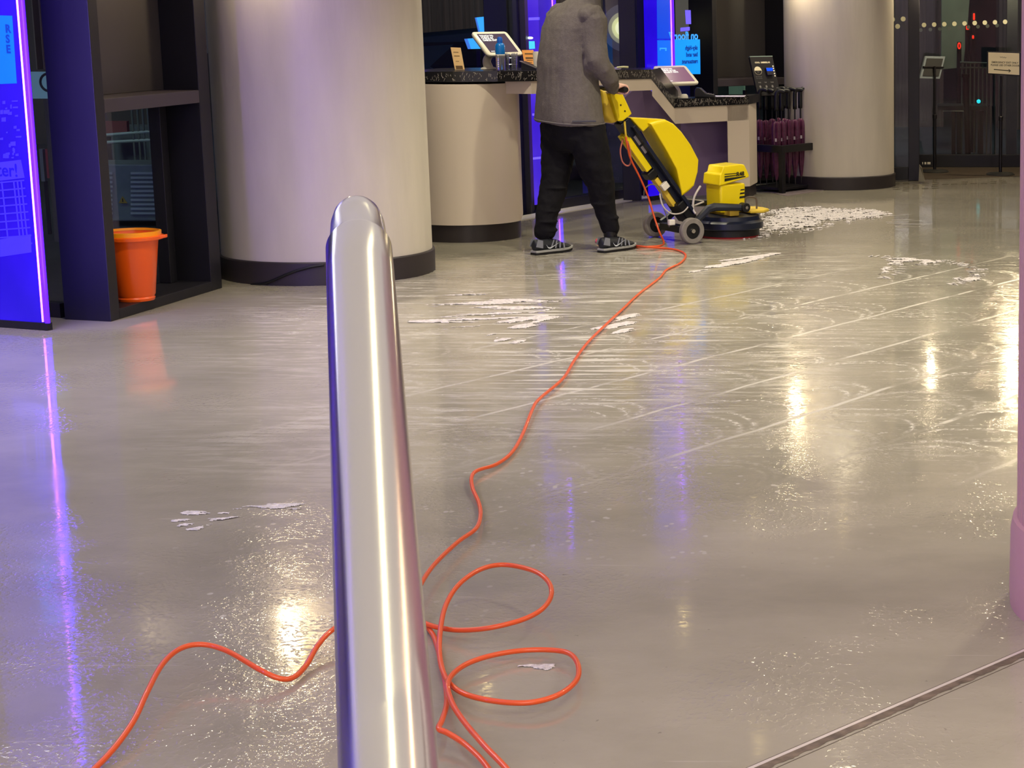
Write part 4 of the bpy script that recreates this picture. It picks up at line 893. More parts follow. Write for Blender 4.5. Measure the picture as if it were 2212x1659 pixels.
# ------------------------------------------------------------------ tablets and small things on the desk
def on_desk(v, wing=False):
    if wing: k = (v.x - lL.x) / (lR.x - lL.x); z = lL.z + (lR.z - lL.z) * max(0, min(1, k))
    else:
        z = zs_[0]
        for a_, b_, za, zb in zip(fr, fr[1:], zs_, zs_[1:]):
            if a_.x <= v.x <= b_.x: z = za + (zb - za) * (v.x - a_.x) / max(1e-6, b_.x - a_.x)
    return Vector((v.x, v.y, z + .0015))
M_caseW = mat('tablet_case', (232, 226, 206), .35)
def tablet(name, label, c, yaw, tilt, Wd, Ht, lines, base, scol, group):
    t = thing(name, label, 'tablet', base, 0, group)
    wv = Vector((math.cos(yaw), math.sin(yaw), 0)); hz = Vector((math.sin(yaw), -math.cos(yaw), 0)); dn = hz * math.cos(tilt) + Vector((0, 0, -math.sin(tilt))); n = wv.cross(-dn).normalized()
    if n.z < 0: n = -n
    def fr(x, y, z): return c + wv * x - dn * y + n * z
    def rrect(a, b, r, z, k=5):
        out = []
        for sx, sy, a0 in ((1, 1, 0), (-1, 1, 90), (-1, -1, 180), (1, -1, 270)):
            for i in range(k + 1):
                th = math.radians(a0 + 90 * i / k); out.append(fr(sx * (a - r) + r * math.cos(th), sy * (b - r) + r * math.sin(th), z))
        return out
    a, b = Wd / 2, Ht / 2
    cs = MB().rings([rrect(a - .012, b - .012, .02, -.03), rrect(a, b, .026, -.014), rrect(a, b, .026, -.004), rrect(a - .004, b - .004, .022, 0)]).build('case', M_caseW, t, world=True, smooth=True, angle=50)
    s = MB().rings([rrect(a - .030, b - .024, .003, .0002, 2), rrect(a - .030, b - .024, .003, .0012, 2)]).build('screen', scol, t, world=True)
    M = Matrix(((wv.x, -dn.x, n.x, 0), (wv.y, -dn.y, n.y, 0), (wv.z, -dn.z, n.z, 0), (0, 0, 0, 1))); o = fr(-a + .040, b - .050, .0014); M.translation = o
    MB().text(lines, .021, M, bold=.0008, depth=.0003, space=.95).build('screen_lettering', M_scr, s, world=True)
    o2 = fr(-a + .042, -b + .032, .0014); M2 = M.copy(); M2.translation = o2; MB().prism([M2 @ Vector(v) for v in ((0, 0, 0), (.03, 0, 0), (.03, .005, 0), (0, .005, 0))], M2.to_3x3() @ Vector((0, 0, .0004))).build('screen_mark', M_scr, s, world=True)
    # curved neck
    pb = Vector(base); top = c - n * .02
    pts = smoothpath([pb + Vector((0, 0, .006)), pb + Vector((-.012, .004, .05)), pb.lerp(top, .55) + Vector((-.018, .01, .012)), top], 5)
    MB().tube(pts, [.030 - .006 * min(1, i / 8) for i in range(len(pts))], 16).build('neck', M_caseW, t, world=True, smooth=True, angle=180)
    MB().lathe([(.0, 0), (.052, 0), (.048, .007), (.030, .014), (.0, .014)], 28, Matrix.Translation(pb), cap=False).build('foot', M_caseW, t, world=True, smooth=True, angle=40)
    return t
M_scr = mat('screen_text', (230, 230, 230), .5, emis=(196, 200, 196), es=.8)
k1 = pY(1075, 93, 13.17)
tablet('tablet_kiosk', 'white tablet kiosk on curved neck on the upper desk behind the blue bottle', k1, math.radians(52), math.radians(42), .29, .218, 'TOUCH TO\nCHECK IN\nCHECK OUT', on_desk(pY(1056, 153, 13.16)), mat('screen_dark', (62, 52, 66), .15, emis=(70, 58, 70), es=.55), 'tablet kiosks on the desk')
k2 = pY(1461, 161, 15.46)
tablet('tablet_kiosk', 'white tablet kiosk with plum screen on the lower desk by the neon line', k2, math.radians(42), math.radians(36), .30, .222, 'TOUCH TO\nCHECK IN OR\nCOLLECT KEYS', on_desk(pY(1466, 209, 15.50), True), mat('screen_plum', (108, 72, 98), .2, emis=(112, 74, 102), es=.6), 'tablet kiosks on the desk')
# water bottle
M_clear = mat('clear_plastic', (225, 225, 240), .08, trans=.85, ior=1.2); M_bblue = mat('bottle_blue', (14, 112, 196), .3)
bt = on_desk(pY(1082, 154, 12.93)); bot = thing('water_bottle', 'clear water bottle with blue cap and blue upper label in front of a tablet', 'bottle', bt)
MB().lathe([(.0, 0), (.026, 0), (.029, .008), (.029, .10), (.0, .10)], 28, cap=False).build('lower_body', M_clear, bot, smooth=True, angle=40)
MB().lathe([(.029, .098), (.0305, .11), (.0305, .15), (.024, .163), (.014, .170), (.0, .17)], 28, cap=False).build('blue_label', M_bblue, bot, smooth=True, angle=40)
MB().lathe([(.0, .168), (.016, .168), (.0175, .175), (.0175, .19), (.012, .204), (.0, .206)], 28, cap=False).build('cap', mat('cap_blue', (28, 96, 200), .3), bot, smooth=True, angle=40)
q = MB()
for i in range(6): q.prism([(-.012, -.0296, .085 - i * .013), (-.004, -.0300, .085 - i * .013), (-.004, -.0300, .092 - i * .013), (-.012, -.0296, .092 - i * .013)], (0, -.0008, 0))
q.build('label_print', M_white, bot)
# glass tumblers in a wire holder
ctb = on_desk(pY(1103, 153, 13.0))
wh = thing('tumbler_holder', 'small wire holder of clear tumblers right of the blue bottle', 'holder', ctb)
for dx, dy in ((-.022, 0), (.022, .01)): MB().lathe([(.0, 0), (.017, 0), (.020, .10), (.0185, .10), (.016, .004), (.0, .004)], 20, Matrix.Translation((dx, dy, 0)), cap=False).build('tumbler', M_clear, wh, smooth=True, angle=40)
q = MB()
for z in (.035, .075): q.tube([(.045 * math.cos(a_), .028 * math.sin(a_), z) for a_ in [2 * PI * k / 20 for k in range(20)]], .0016, 6, closed=True)
for k in range(6): a_ = 2 * PI * k / 6; q.cyl((.045 * math.cos(a_), .028 * math.sin(a_), 0), (.045 * math.cos(a_), .028 * math.sin(a_), .105), .0016, n=6)
q.build('wire_frame', M_chrome, wh)
# sign cards
def card(label, quad, Y, mcol, inks, nm='sign_card'):
    p = [pY(x, y, Y + dy) for x, y, dy in quad]; c0 = (p[2] + p[3]) / 2
    t = thing(nm, label, 'sign', c0, 0, 'leaning cards on the desk'); n = (p[1] - p[0]).cross(p[3] - p[0]).normalized()
    if n.y > 0: n = -n
    MB().prism(p, -n * .004).build('card', mcol, t, world=True, bevel=.001)
    q = MB()
    for (u0, u1, v0, v1) in inks:
        def at(u, v): return p[0].lerp(p[1], u).lerp(p[3].lerp(p[2], u), v) + n * .0008
        q.prism([at(u0, v0), at(u1, v0), at(u1, v1), at(u0, v1)], n * .0005)
    q.build('printed_lines', mat('card_ink', (96, 66, 30), .6), t, world=True)
    MB().prism([c0 + Vector((-.03, -.012, 0)), c0 + Vector((.03, -.012, 0)), c0 + Vector((.03, .05, 0)), c0 + Vector((-.03, .05, 0))], (0, 0, .005)).build('stand_foot', M_clear, t, world=True)
    return t
card('tall narrow cream and gold card leaning at the left end of the desk', [(973, 102, .05), (995, 103, .05), (1004, 152, 0), (983, 152, 0)], 12.98, mat('card_gold', (226, 186, 130), .5), [(.2, .7, .2, .225), (.2, .75, .36, .39), (.25, .6, .6, .62), (.15, .85, .8, .95)])
card('orange card in a holder beside the back of the person', [(1127, 108, .05), (1152, 108, .05), (1158, 143, 0), (1134, 143, 0)], 13.3, mat('card_orange', (240, 160, 70), .5), [(.2, .9, .2, .27), (.2, .85, .45, .55), (.25, .8, .62, .65), (.3, .7, .75, .78)])
p = [pY(1122, 131, 13.06), pY(1158, 146, 13.1), pY(1164, 148, 13.25), pY(1130, 132, 13.3)]
o = MB().prism(p, (0, 0, -.006)).build('tablet_stand', mat('grey_silver', (150, 146, 150), .3, .5), loc=p[1], bevel=.001)
_za = on_desk(pY(1126, 150, 13.08)); _zb = on_desk(pY(1158, 150, 13.1))
wdg = MB().prism([pY(1126, 133, 13.08), pY(1158, 147, 13.1), _zb, _za], (.0, .14, 0)).build('stand_wedge', M_black, o, world=True)
tag(o, 'slanted silver edged black stand left of the back of the person', 'stand')
cpb = on_desk(pY(1159, 152, 13.2)); tag(MB().lathe([(.0, 0), (.017, 0), (.02, .10), (.018, .112), (.0, .112)], 20, cap=False).build('cup', M_white, loc=None, smooth=True, angle=40), 'white paper cup half hidden behind the back of the person', 'cup').location = cpb
# right of the person: white pen on a lavender pad
pp_ = pY(1324, 150, 13.95)
o = MB().prism([(-.03, -.03, 0), (.045, -.03, 0), (.05, .05, 0), (-.03, .05, 0)], (0, 0, .012)).build('notepad', mat('lavender_pad', (150, 140, 200), .5), bevel=.002); o.location = pp_; tag(o, 'small lavender pad on the desk right of the jacket sleeve', 'notepad')
o = MB().tube(smoothpath([(-.01, 0, 0), (.03, .0, .004), (.065, .01, .002)], 4), .007, 10).build('stapler', mat('olive_white', (190, 190, 150), .4), smooth=True); o.location = pY(1336, 146, 13.9); tag(o, 'pale small stapler beside the lavender pad', 'stapler')
# lower desk: payment terminal, papers, puck
tm = on_desk(pY(1500, 209, 15.48), True); term = thing('card_terminal', 'black card payment terminal lying on the lower desk', 'card terminal', tm)
MB().prism([(0, 0, 0), (.15, 0, 0), (.15, 0, .020), (.085, 0, .030), (.04, 0, .072), (.012, 0, .074), (0, 0, .05)], (0, .08, 0)).build('body', M_black, term, bevel=.005)
MB().prism([(.045, .008, .0695), (.088, .008, .0312), (.088, .072, .0312), (.045, .072, .0695)], (.001, 0, .001)).build('screen', mat('terminal_screen', (88, 86, 120), .2), term)
q = MB()
for i in range(3):
    for j in range(3): q.box((.095 + i * .017, .012 + j * .02, .028 - i * .003), (.107 + i * .017, .026 + j * .02, .0305 - i * .003))
q.build('keypad', mat('key_grey', (150, 140, 140), .5), term)['kind'] = 'stuff'
pa_ = pY(1530, 209, 15.55); o = MB().box((0, 0, 0), (.27, .16, .004)).build('paper_sheet', mat('paper_lilac', (214, 206, 222), .6)); o.location = on_desk(pa_, True); tag(o, 'sheet of pale paper at the right end of the lower desk', 'paper')
o = MB().lathe([(.0, 0), (.03, 0), (.028, .02), (.018, .03), (.0, .031)], 24, cap=False).build('puck', M_white, smooth=True, angle=40); o.location = on_desk(pY(1478, 213, 15.42), True); tag(o, 'small white puck next to the neon line on the lower desk', 'puck')

# ------------------------------------------------------------------ umbrella stand
P0 = Vector((-1.079, 16.087, 0)); e1 = Vector((.552, .834, 0)); e2 = Vector((-.834, .552, 0))
us = thing('umbrella_stand', 'black metal umbrella stand with tilted rental panel by the right column', 'umbrella stand', P0)
LS, WS, HS = .50, .36, .375
def sb(u0, u1, v0, v1, z0, z1):
    return [P0 + e1 * u + e2 * v + Vector((0, 0, z0)) for u, v in ((u0, v0), (u1, v0), (u1, v1), (u0, v1))], (0, 0, z1 - z0)
M_stand = mat('stand_black', (20, 18, 22), .4)
for u in (0, LS):
    for v in (0, WS): p, o_ = sb(u - .02, u + .02, v - .02, v + .02, 0, HS); MB().prism(p, o_).build('leg', M_stand, us, world=True, bevel=.003)
for (a_, b_, c_, d_) in ((0, LS, -.018, .018), (0, LS, WS - .018, WS + .018), (-.018, .018, 0, WS), (LS - .018, LS + .018, 0, WS)):
    p, o_ = sb(a_, b_, c_, d_, HS - .055, HS + .002); MB().prism(p, o_).build('top_rail', M_stand, us, world=True, bevel=.003)
p, o_ = sb(.02, LS - .02, .02, WS - .02, .02, .04); MB().prism(p, o_).build('drip_tray', M_stand, us, world=True, bevel=.003)
p, o_ = sb(-.012, .012, WS - .01, WS + .012, HS, .80); MB().prism(p, o_).build('panel_post', M_stand, us, world=True)
yw = math.radians(38); wv = Vector((math.cos(yw), math.sin(yw), 0)); hz = Vector((math.sin(yw), -math.cos(yw), 0)); tl = math.radians(70); dn = hz * math.cos(tl) + Vector((0, 0, -math.sin(tl))); nP = wv.cross(-dn).normalized()
if nP.y > 0: nP = -nP
pw, ph = .218, .325; ctr = pY(1653, 164, 16.38)
def pf(x, y, z): return ctr + wv * x - dn * y + nP * z
pn = MB().prism([pf(-pw / 2, -ph / 2, 0), pf(pw / 2, -ph / 2, 0), pf(pw / 2, ph / 2, 0), pf(-pw / 2, ph / 2, 0)], -nP * .02).build('info_panel', mat('panel_black', (38, 36, 38), .35), us, world=True, bevel=.002)
MB().prism([pf(-pw / 2, ph / 2 - .004, .001), pf(pw / 2, ph / 2 - .004, .001), pf(pw / 2, ph / 2 + .003, .001), pf(-pw / 2, ph / 2 + .003, .001)], -nP * .02).build('panel_top_edge', mat('edge_teal_grey', (150, 170, 165), .3, .4), pn, world=True)
MT = Matrix(((wv.x, -dn.x, nP.x, 0), (wv.y, -dn.y, nP.y, 0), (wv.z, -dn.z, nP.z, 0), (0, 0, 0, 1)))
def pt(q, txt, x, y, s, **k): M = MT.copy(); M.translation = pf(x, y, .0012); return q.text(txt, s, M, depth=.0003, **k)
M_pcream = mat('panel_cream_print', (232, 222, 190), .5); M_pgrey = mat('panel_grey_print', (130, 126, 122), .5)
q = MB(); pt(q, 'COOL', -.072, .106, .0165, bold=.0009); pt(q, 'UMBRELLAS', -.016, .106, .0165, bold=.0011); q.build('heading', M_pcream, pn, world=True)
q = MB(); cx0, cy0, rr0 = -.058, .045, .034
q.prism([pf(cx0 + rr0 * math.cos(math.radians(a)), cy0 + rr0 * math.sin(math.radians(a)), .0012) for a in range(0, 181, 12)], nP * .0004)
q.tube([pf(cx0 + rr0 * math.cos(math.radians(a)), cy0 + rr0 * math.sin(math.radians(a)), .0014) for a in range(180, 361, 15)], .0009, 6)
q.build('round_badge', M_pcream, pn, world=True)
q = MB(); pt(q, 'BUY\nTODAY', cx0, cy0 + .016, .0095, align='CENTER', space=.9); q.build('badge_ink', mat('badge_ink', (120, 110, 84), .6), pn, world=True)
q = MB(); pt(q, 'STAY\nDRY', cx0, cy0 - .010, .0095, align='CENTER', space=.9); pt(q, 'tap card to pay', -.092, -.008, .0095); pt(q, 'return any time', -.092, -.022, .0095)
for i, s_ in enumerate(('ONE', 'TAP', 'TAKE')): pt(q, s_, -.080 + i * .058, -.058, .0125, bold=.0005)
for i in range(3):
    c_ = (-.068 + i * .058, -.088); q.prism([pf(c_[0] + .010 * math.cos(a), c_[1] + .012 * math.sin(a), .0012) for a in (0, 1.1, 2.2, 3.2, 4.3, 5.3)], nP * .0004); q.prism([pf(c_[0] - .004, c_[1] - .03, .0012), pf(c_[0] + .004, c_[1] - .03, .0012), pf(c_[0] + .004, c_[1] - .022, .0012), pf(c_[0] - .004, c_[1] - .022, .0012)], nP * .0004)
q.build('panel_print', M_pgrey, pn, world=True)
rd = MB().prism([pf(.012, .0, .001), pf(.068, .0, .001), pf(.072, .062, .001), pf(.008, .062, .001)], nP * .02).build('card_reader', mat('reader_body', (48, 44, 56), .4), pn, world=True, bevel=.003)
MB().prism([pf(.012, .033, .0215), pf(.068, .033, .0215), pf(.070, .058, .0215), pf(.010, .058, .0215)], nP * .001).build('reader_screen', mat('reader_blue', (0, 60, 220), .3, emis=(0, 66, 230), es=.9), rd, world=True)
for yv in (.078, .060, .040, .018, -.002): MB().prism([pf(.092 + .006 * math.cos(a) - (0), yv + .006 * math.sin(a), .001) for a in [2 * PI * k / 12 for k in range(12)]], nP * .002).build('indicator_light', mat('indicator', (220, 210, 190), .5, emis=(200, 190, 170), es=.5), pn, world=True)
# umbrellas, each with canopy, strap, shaft and hooked handle
M_burg = mat('burgundy_canopy', (84, 34, 66), .45, var=.35, vscale=30); M_tip = mat('umbrella_tip', (70, 66, 66), .4, .6)
def umbrella():
    t = thing('umbrella', '', 'umbrella', (0, 0, 0), 0, 'burgundy umbrellas in the black stand')
    rings = []
    for z, r, dpt in ((.055, .008, .1), (.09, .014, .2), (.18, .024, .3), (.28, .030, .32), (.38, .034, .3), (.46, .034, .3), (.50, .030, .35), (.515, .018, .4), (.52, .008, .1)):
        tw = z * 3; r = r * 1.12
        rings.append([Vector((r * (1 - dpt * (.5 + .5 * math.cos(8 * a + tw))) * math.cos(a), r * (1 - dpt * (.5 + .5 * math.cos(8 * a + tw))) * math.sin(a), z)) for a in [2 * PI * k / 32 for k in range(32)]])
    MB().rings(rings).build('canopy', M_burg, t, smooth=True, angle=60)
    MB().lathe([(.0, .0), (.003, .0), (.005, .03), (.007, .058), (.0, .058)], 12, cap=False).build('ferrule', M_tip, t)
    MB().cyl((0, 0, .515), (0, 0, .66), .006, n=10).build('shaft', M_black, t)
    pts = [(0, 0, .60), (0, 0, .71), (.004, 0, .738), (.018, 0, .752), (.036, 0, .755), (.056, 0, .752), (.066, 0, .745)]
    MB().tube(smoothpath(pts, 3), .0165, 12).build('handle', M_black, t, smooth=True, angle=180)
    MB().box((-.006, -.037, .36), (.008, -.030, .385)).build('strap_button', mat('strap_silver', (190, 180, 190), .3), t)
    MB().tube([(.034 * math.cos(a), .034 * math.sin(a), .372 + .01 * math.sin(a)) for a in [2 * PI * k / 16 for k in range(16)]], .003, 6, closed=True).build('strap', M_burg, t)
    return t
u0 = umbrella(); cnt = 0; srow = ['nearest the desk', 'second from the desk', 'third from the desk', 'fourth from the desk', 'fifth from the desk', 'nearest the column']
for row, v in enumerate((.09, .26)):
    for i in range(6):
        u = .045 + i * .082 + (.01 if row else 0)
        if cnt == 0: uu = u0
        else:
            uu = u0.copy(); C.objects.link(uu)
            for ch in u0.children: c = ch.copy(); C.objects.link(c); c.parent = uu
        ps = P0 + e1 * u + e2 * v; uu.location = (ps.x, ps.y, .041 + random.uniform(0, .012)); uu.rotation_euler = (random.uniform(-.008, .008), random.uniform(-.008, .008), random.uniform(-.5, .3))
        uu['label'] = 'folded burgundy umbrella with black handle, %s row of the stand, %s' % (('front', 'back')[row], srow[i]); cnt += 1
pm = [pz(1648, 413), pz(1700, 424), pz(1800, 408), pz(1730, 400)]
o = MB().prism(pm, (0, 0, .003)).build('floor_mat', mat('stand_mat', (112, 100, 104), .7), loc=pm[0]); tag(o, 'thin grey mat lying under the umbrella stand', 'mat')

# ------------------------------------------------------------------ glass doors and vestibule at the right
M_dot = mat('manifestation_dot', (196, 196, 170), .6); M_dot2 = mat('manifestation_dim', (120, 122, 116), .6)
dl = thing('glass_door', 'black framed glass door leaf next to the right plaster column', 'door', pY(1955, 390, 17.2))
YD = 17.22
def vq(px0, py0, px1, py1, Y, th): # upright slab between two pixel corners at depth Y
    a = pY(px0, py0, Y); b = pY(px1, py1, Y); return (min(a.x, b.x), Y, min(a.z, b.z)), (max(a.x, b.x), Y + th, max(a.z, b.z))
lo, hi = vq(1962, 0, 1986, 391, YD, .09); MB().box((lo[0], lo[1], 0), (hi[0], hi[1], CEIL)).build('door_stile', M_dark, dl, world=True, bevel=.004)
lo, hi = vq(1915, 366, 1962, 391, YD, .06); MB().box((lo[0] - .1, lo[1], .01), (hi[0], hi[1], .115)).build('bottom_rail', M_dark, dl, world=True, bevel=.004)
lo2 = pY(1900, 0, YD); MB().box((lo2.x, YD + .02, .115), (lo[0] + .2, YD + .032, CEIL)).build('glass_pane', M_glass, dl, world=True)
def dot(px, py, Y, m, par, r=.0205):
    c = pY(px, py, Y); return MB().lathe([(.0, 0), (r, 0), (r, .002), (.0, .002)], 20, Matrix.Translation(c) @ Matrix.Rotation(PI / 2, 4, 'X'), cap=False).build('dot', m, par, world=True)
for x, y in ((1928, 42), (1951, 41), (1939, 57)): dot(x, y, YD + .015, M_dot, dl)
o = MB().prism([pY(1986, 356, 17.1), pY(1991, 362, 17.05), pY(1998, 392, 17.0), pY(1984, 392, 17.05)], (0, .05, 0)).build('door_stop', mat('putty_grey', (150, 146, 130), .6), bevel=.003, loc=pY(1990, 392, 17.05)); tag(o, 'small grey wedge door stop at the foot of the black door frame', 'door stop')
YI = 18.66
idr = thing('glass_door', 'wide inner glass door behind the two sign stands with dotted marking', 'door', pY(2090, 362, YI))
lo, hi = vq(1986, 340, 2260, 362, YI, .06); MB().box((lo[0] - .05, lo[1], .0), (hi[0], hi[1], .115)).build('bottom_rail', M_dark, idr, world=True, bevel=.004)
lo, hi = vq(1980, 0, 2260, 340, YI, .02); MB().box((lo[0], lo[1], .115), (hi[0], hi[1], CEIL)).build('glass_pane', M_glass, idr, world=True)
lo, hi = vq(2176, 0, 2196, 340, YI, .06); MB().box((lo[0], lo[1] + .02, 0), (hi[0], hi[1] + .02, CEIL)).build('door_stile', M_dark, idr, world=True)
for i in range(9): dot(1996 + i * 21.9, 54 - i * .85, YI - .004, M_dot, idr)
for i in range(9): dot(1989 + i * 20.6, 65 - i * 1.25, YI + .36, M_dot2, idr, .017)
q = MB()
for i, (x0_, x1_) in enumerate(((1992, 1994), (1997, 2001), (2003, 2010))):
    a = pY(x0_, 350, YI - .001); b = pY(x1_, 355, YI - .001); q.box((a.x, a.y, b.z), (b.x, a.y + .001, a.z))
q.build('rail_sticker', M_white, idr, world=True)
# entrance slots cut in the floor
q = MB(); rn = random.Random(9)
for i in range(12):
    for j in range(5 if i < 3 else (4 if i < 5 else 2)):
        if rn.random() < .15: continue
        c = pz(1936 + i * 21 + rn.uniform(-1, 1), 397 + j * 3.9 - i * .55, .0012); q.add([c + Vector((-.027, -.02, 0)), c + Vector((.027, -.02, 0)), c + Vector((.027, .02, 0)), c + Vector((-.027, .02, 0))], [(0, 1, 2, 3)])
o = q.build('trim_11', mat('slot_dark', (74, 66, 56), .6)); struct(o)
mm = [pz(1975, 389), pz(2230, 380), pz(2230, 362), pz(1985, 362)]
struct(MB().prism(mm, (0, 0, .002)).build('trim_12', mat('entrance_matting', (74, 64, 54), .9, bump=.5, bscale=80)))
# sign stands
def sign_stand(label, base, head, back):
    t = thing('sign_stand', label, 'sign stand', base, 0, 'black sign stands in the doorway')
    MB().lathe([(.0, 0), (.125, 0), (.125, .008), (.11, .020), (.02, .026), (.0, .026)], 40, cap=False).build('base', mat('base_stone', (66, 66, 62), .5) if 0 else mat('stand_base', (50, 50, 48), .4), t, smooth=True, angle=40)
    top = head.z - base.z
    MB().cyl((0, 0, .02), (0, 0, .5), .0145, n=16).build('pole', M_stand, t, smooth=True)
    MB().cyl((0, 0, .48), (0, 0, top), .011, n=16).build('upper_pole', M_stand, t, smooth=True)
    MB().lathe([(.013, .47), (.019, .475), (.019, .505), (.013, .51)], 16, cap=False).build('clamp_ring', M_black, t)
    return t
s1b = pz(2019, 372); s1h = pY(2019, 143, 18.11)
s1 = sign_stand('black pole stand holding a tilted frame seen from behind, left one in the doorway', s1b, s1h, True)
fr_ = [pY(1999, 121, 18.05), pY(2042, 122, 18.30), pY(2030, 170, 18.2), pY(1987, 169, 17.95)]
nf = (fr_[1] - fr_[0]).cross(fr_[3] - fr_[0]).normalized(); nf = -nf if nf.y > 0 else nf
MB().prism(fr_, -nf * .012).build('frame', mat('frame_bluegrey', (128, 140, 150), .4), s1, world=True)
ctr_ = sum(fr_, Vector()) / 4
MB().prism([ctr_ + (v - ctr_) * .80 + nf * .001 for v in fr_], nf * .004).build('back_plate', mat('plate_dark', (58, 60, 62), .5), s1, world=True)
a = fr_[0].lerp(fr_[3], .5); b = fr_[1].lerp(fr_[2], .5); MB().cyl(a + nf * .008, b + nf * .008, .008, n=8).build('cross_bar', M_stand, s1, world=True)
s2b = pz(2161, 378); s2h = pY(2161, 164, 17.82)
s2 = sign_stand('black pole stand with a cream emergency exit notice beside the pink column', s2b, s2h, False)
sg = [pY(2135, 113, 17.82), pY(2202, 115, 17.74), pY(2202, 162, 17.74), pY(2135, 158, 17.82)]
nf = (sg[1] - sg[0]).cross(sg[3] - sg[0]).normalized(); nf = -nf if nf.y > 0 else nf
ctr_ = sum(sg, Vector()) / 4
MB().prism([ctr_ + (v - ctr_) * 1.09 for v in sg], -nf * .015).build('frame', M_stand, s2, world=True, bevel=.002)
nt_ = MB().prism([v + nf * .001 for v in sg], nf * .001).build('notice', mat('notice_cream', (226, 212, 172), .6, emis=(200, 188, 150), es=.12), s2, world=True)
ux = (sg[1] - sg[0]).normalized(); uy = nf.cross(ux); uy = -uy if uy.z < 0 else uy; Mn = Matrix(((ux.x, uy.x, nf.x, 0), (ux.y, uy.y, nf.y, 0), (ux.z, uy.z, nf.z, 0), (0, 0, 0, 1)))
q = MB(); M_nink = mat('notice_ink', (60, 52, 34), .6)
for txt, px, py, s in (('EMERGENCY EXIT ONLY', 2142, 136, .0215), ('PLEASE USE OTHER DOOR', 2140, 142, .0215)):
    M = Mn.copy(); M.translation = hitp(px, py, sg[0] + nf * .0024, nf); q.text(txt, s, M, bold=.0004, depth=.0003)
a = hitp(2147, 150, sg[0] + nf * .003, nf); b = hitp(2183, 153, sg[0] + nf * .003, nf)
q.build('lettering', M_nink, nt_, world=True)
q = MB(); q.tube([a, b], .0035, 8); q.tube([b + Vector((-.016, 0, .012)), b, b + Vector((-.016, 0, -.012))], .003, 8); q.build('arrow', M_nink, nt_, world=True)
q = MB(); q.tube(smoothpath([hitp(2160 + i * 2.3, 123 + (1.2 if i % 2 else -1) + i * .25, sg[0] + nf * .003, nf) for i in range(7)], 3), .0014, 6)
q.build('script_mark', M_nink, nt_, world=True)

# ------------------------------------------------------------------ the street beyond the glass
M_wood = mat('timber_slats', (58, 42, 36), .7, bump=1, bscale=3, var=.4, vscale=3, stretch=(9, 9, .15))
def bldg(name, label, x0, x1, Y, z0, z1, m, dep=1.0, cat='building'):
    o = MB().box((x0, Y, z0), (x1, Y + dep, z1)).build(name, m, loc=((x0 + x1) / 2, Y, z0)); return tag(o, label, cat)
GZ = -.02
bldg('building', 'dark timber slatted building across the street beyond the desk', -8.0, -3.6, 24, GZ, 6, M_wood)
bldg('building', 'brown timber slatted building seen through the left door glass', -.4, .30, 25, GZ, 6, M_wood)
bldg('building', 'brown slatted block at the right beyond the inner door', .95, 4, 24.5, GZ, 6, M_wood)
bldg('building', 'dark grey building far behind the left glass panes', -16, -8.2, 22, GZ, 6, mat('dark_render', (66, 60, 58), .8, var=.3, vscale=1))
bldg('building', 'black office block closing the street behind the doors', -3.6, 6, 30, GZ, 7, mat('night_block', (26, 26, 32), .8, var=.4, vscale=1))
# pale slanted wall beyond the inner door
pw_ = [pY(2033, 236, 21), pY(2035, -30, 21), pY(2060, -30, 21), pY(2098, 28, 21), pY(2090, 140, 21), pY(2080, 232, 21)]
o = MB().prism(pw_, (0, .6, 0)).build('street_wall', mat('pale_green_wall', (112, 116, 100), .8, var=.2, vscale=3), loc=pw_[0] - Vector((0, 0, pw_[0].z))); tag(o, 'pale slanted wall outside behind the inner glass door', 'wall')
o.location.z = pw_[0].z; o.location = pw_[0]
# railing
rl = thing('street_railing', 'thin metal railing outside between the two sign stands', 'railing', pY(2110, 232, 20.2))
for x in range(2078, 2152, 9): _p = pY(x, 136, 20.2); MB().cyl(_p, Vector((_p.x, _p.y, GZ)), .008, n=8).build('upright', mat('rail_grey', (96, 104, 98), .5), rl, world=True)
MB().cyl(pY(2074, 135, 20.2), pY(2152, 137, 20.2), .010, n=8).build('top_bar', MATS['rail_grey'], rl, world=True)
MB().cyl(pY(2074, 146, 20.2), pY(2152, 146, 20.2), .008, n=8).build('lower_bar', MATS['rail_grey'], rl, world=True)
# table outside
tb_ = thing('street_table', 'long dark table with pale edge standing outside the inner door', 'table', pY(2085, 315, 20.0) )
a = pY(2026, 229, 20.0); b = pY(2132, 238, 20.0); MB().box((a.x, 20.0, b.z), (b.x, 20.5, a.z)).build('table_top', mat('table_black', (22, 24, 24), .5), tb_, world=True)
MB().box((a.x + .05, 19.995, b.z - .012), (a.x + .25, 20.0, b.z - .004)).build('edge_strip', mat('pale_edge', (190, 190, 170), .5), tb_, world=True)
for x in (2060, 2072, 2120): pa_ = pY(x, 240, 20.1); MB().box((pa_.x - .02, 20.1, GZ), (pa_.x + .02, 20.14, pa_.z)).build('leg', mat('table_black'), tb_, world=True)
# retractable barrier post
a = pY(2086, 122, 19.4); bb_ = pY(2093, 308, 19.4); sp_ = thing('barrier_post', 'black queue barrier post standing outside between the sign stands', 'post', Vector((bb_.x, 19.4, bb_.z)))
bb_ = Vector((bb_.x, bb_.y, GZ)); MB().cyl(bb_, a, .028, n=16).build('post', M_stand, sp_, world=True); MB().cyl(a, a + Vector((0, 0, .03)), .04, n=16).build('belt_head', M_black, sp_, world=True)
MB().lathe([(.0, 0), (.15, 0), (.14, .02), (.0, .03)], 24, cap=False).build('base', M_black, sp_)
bz = bb_.z
sp_.location = bb_
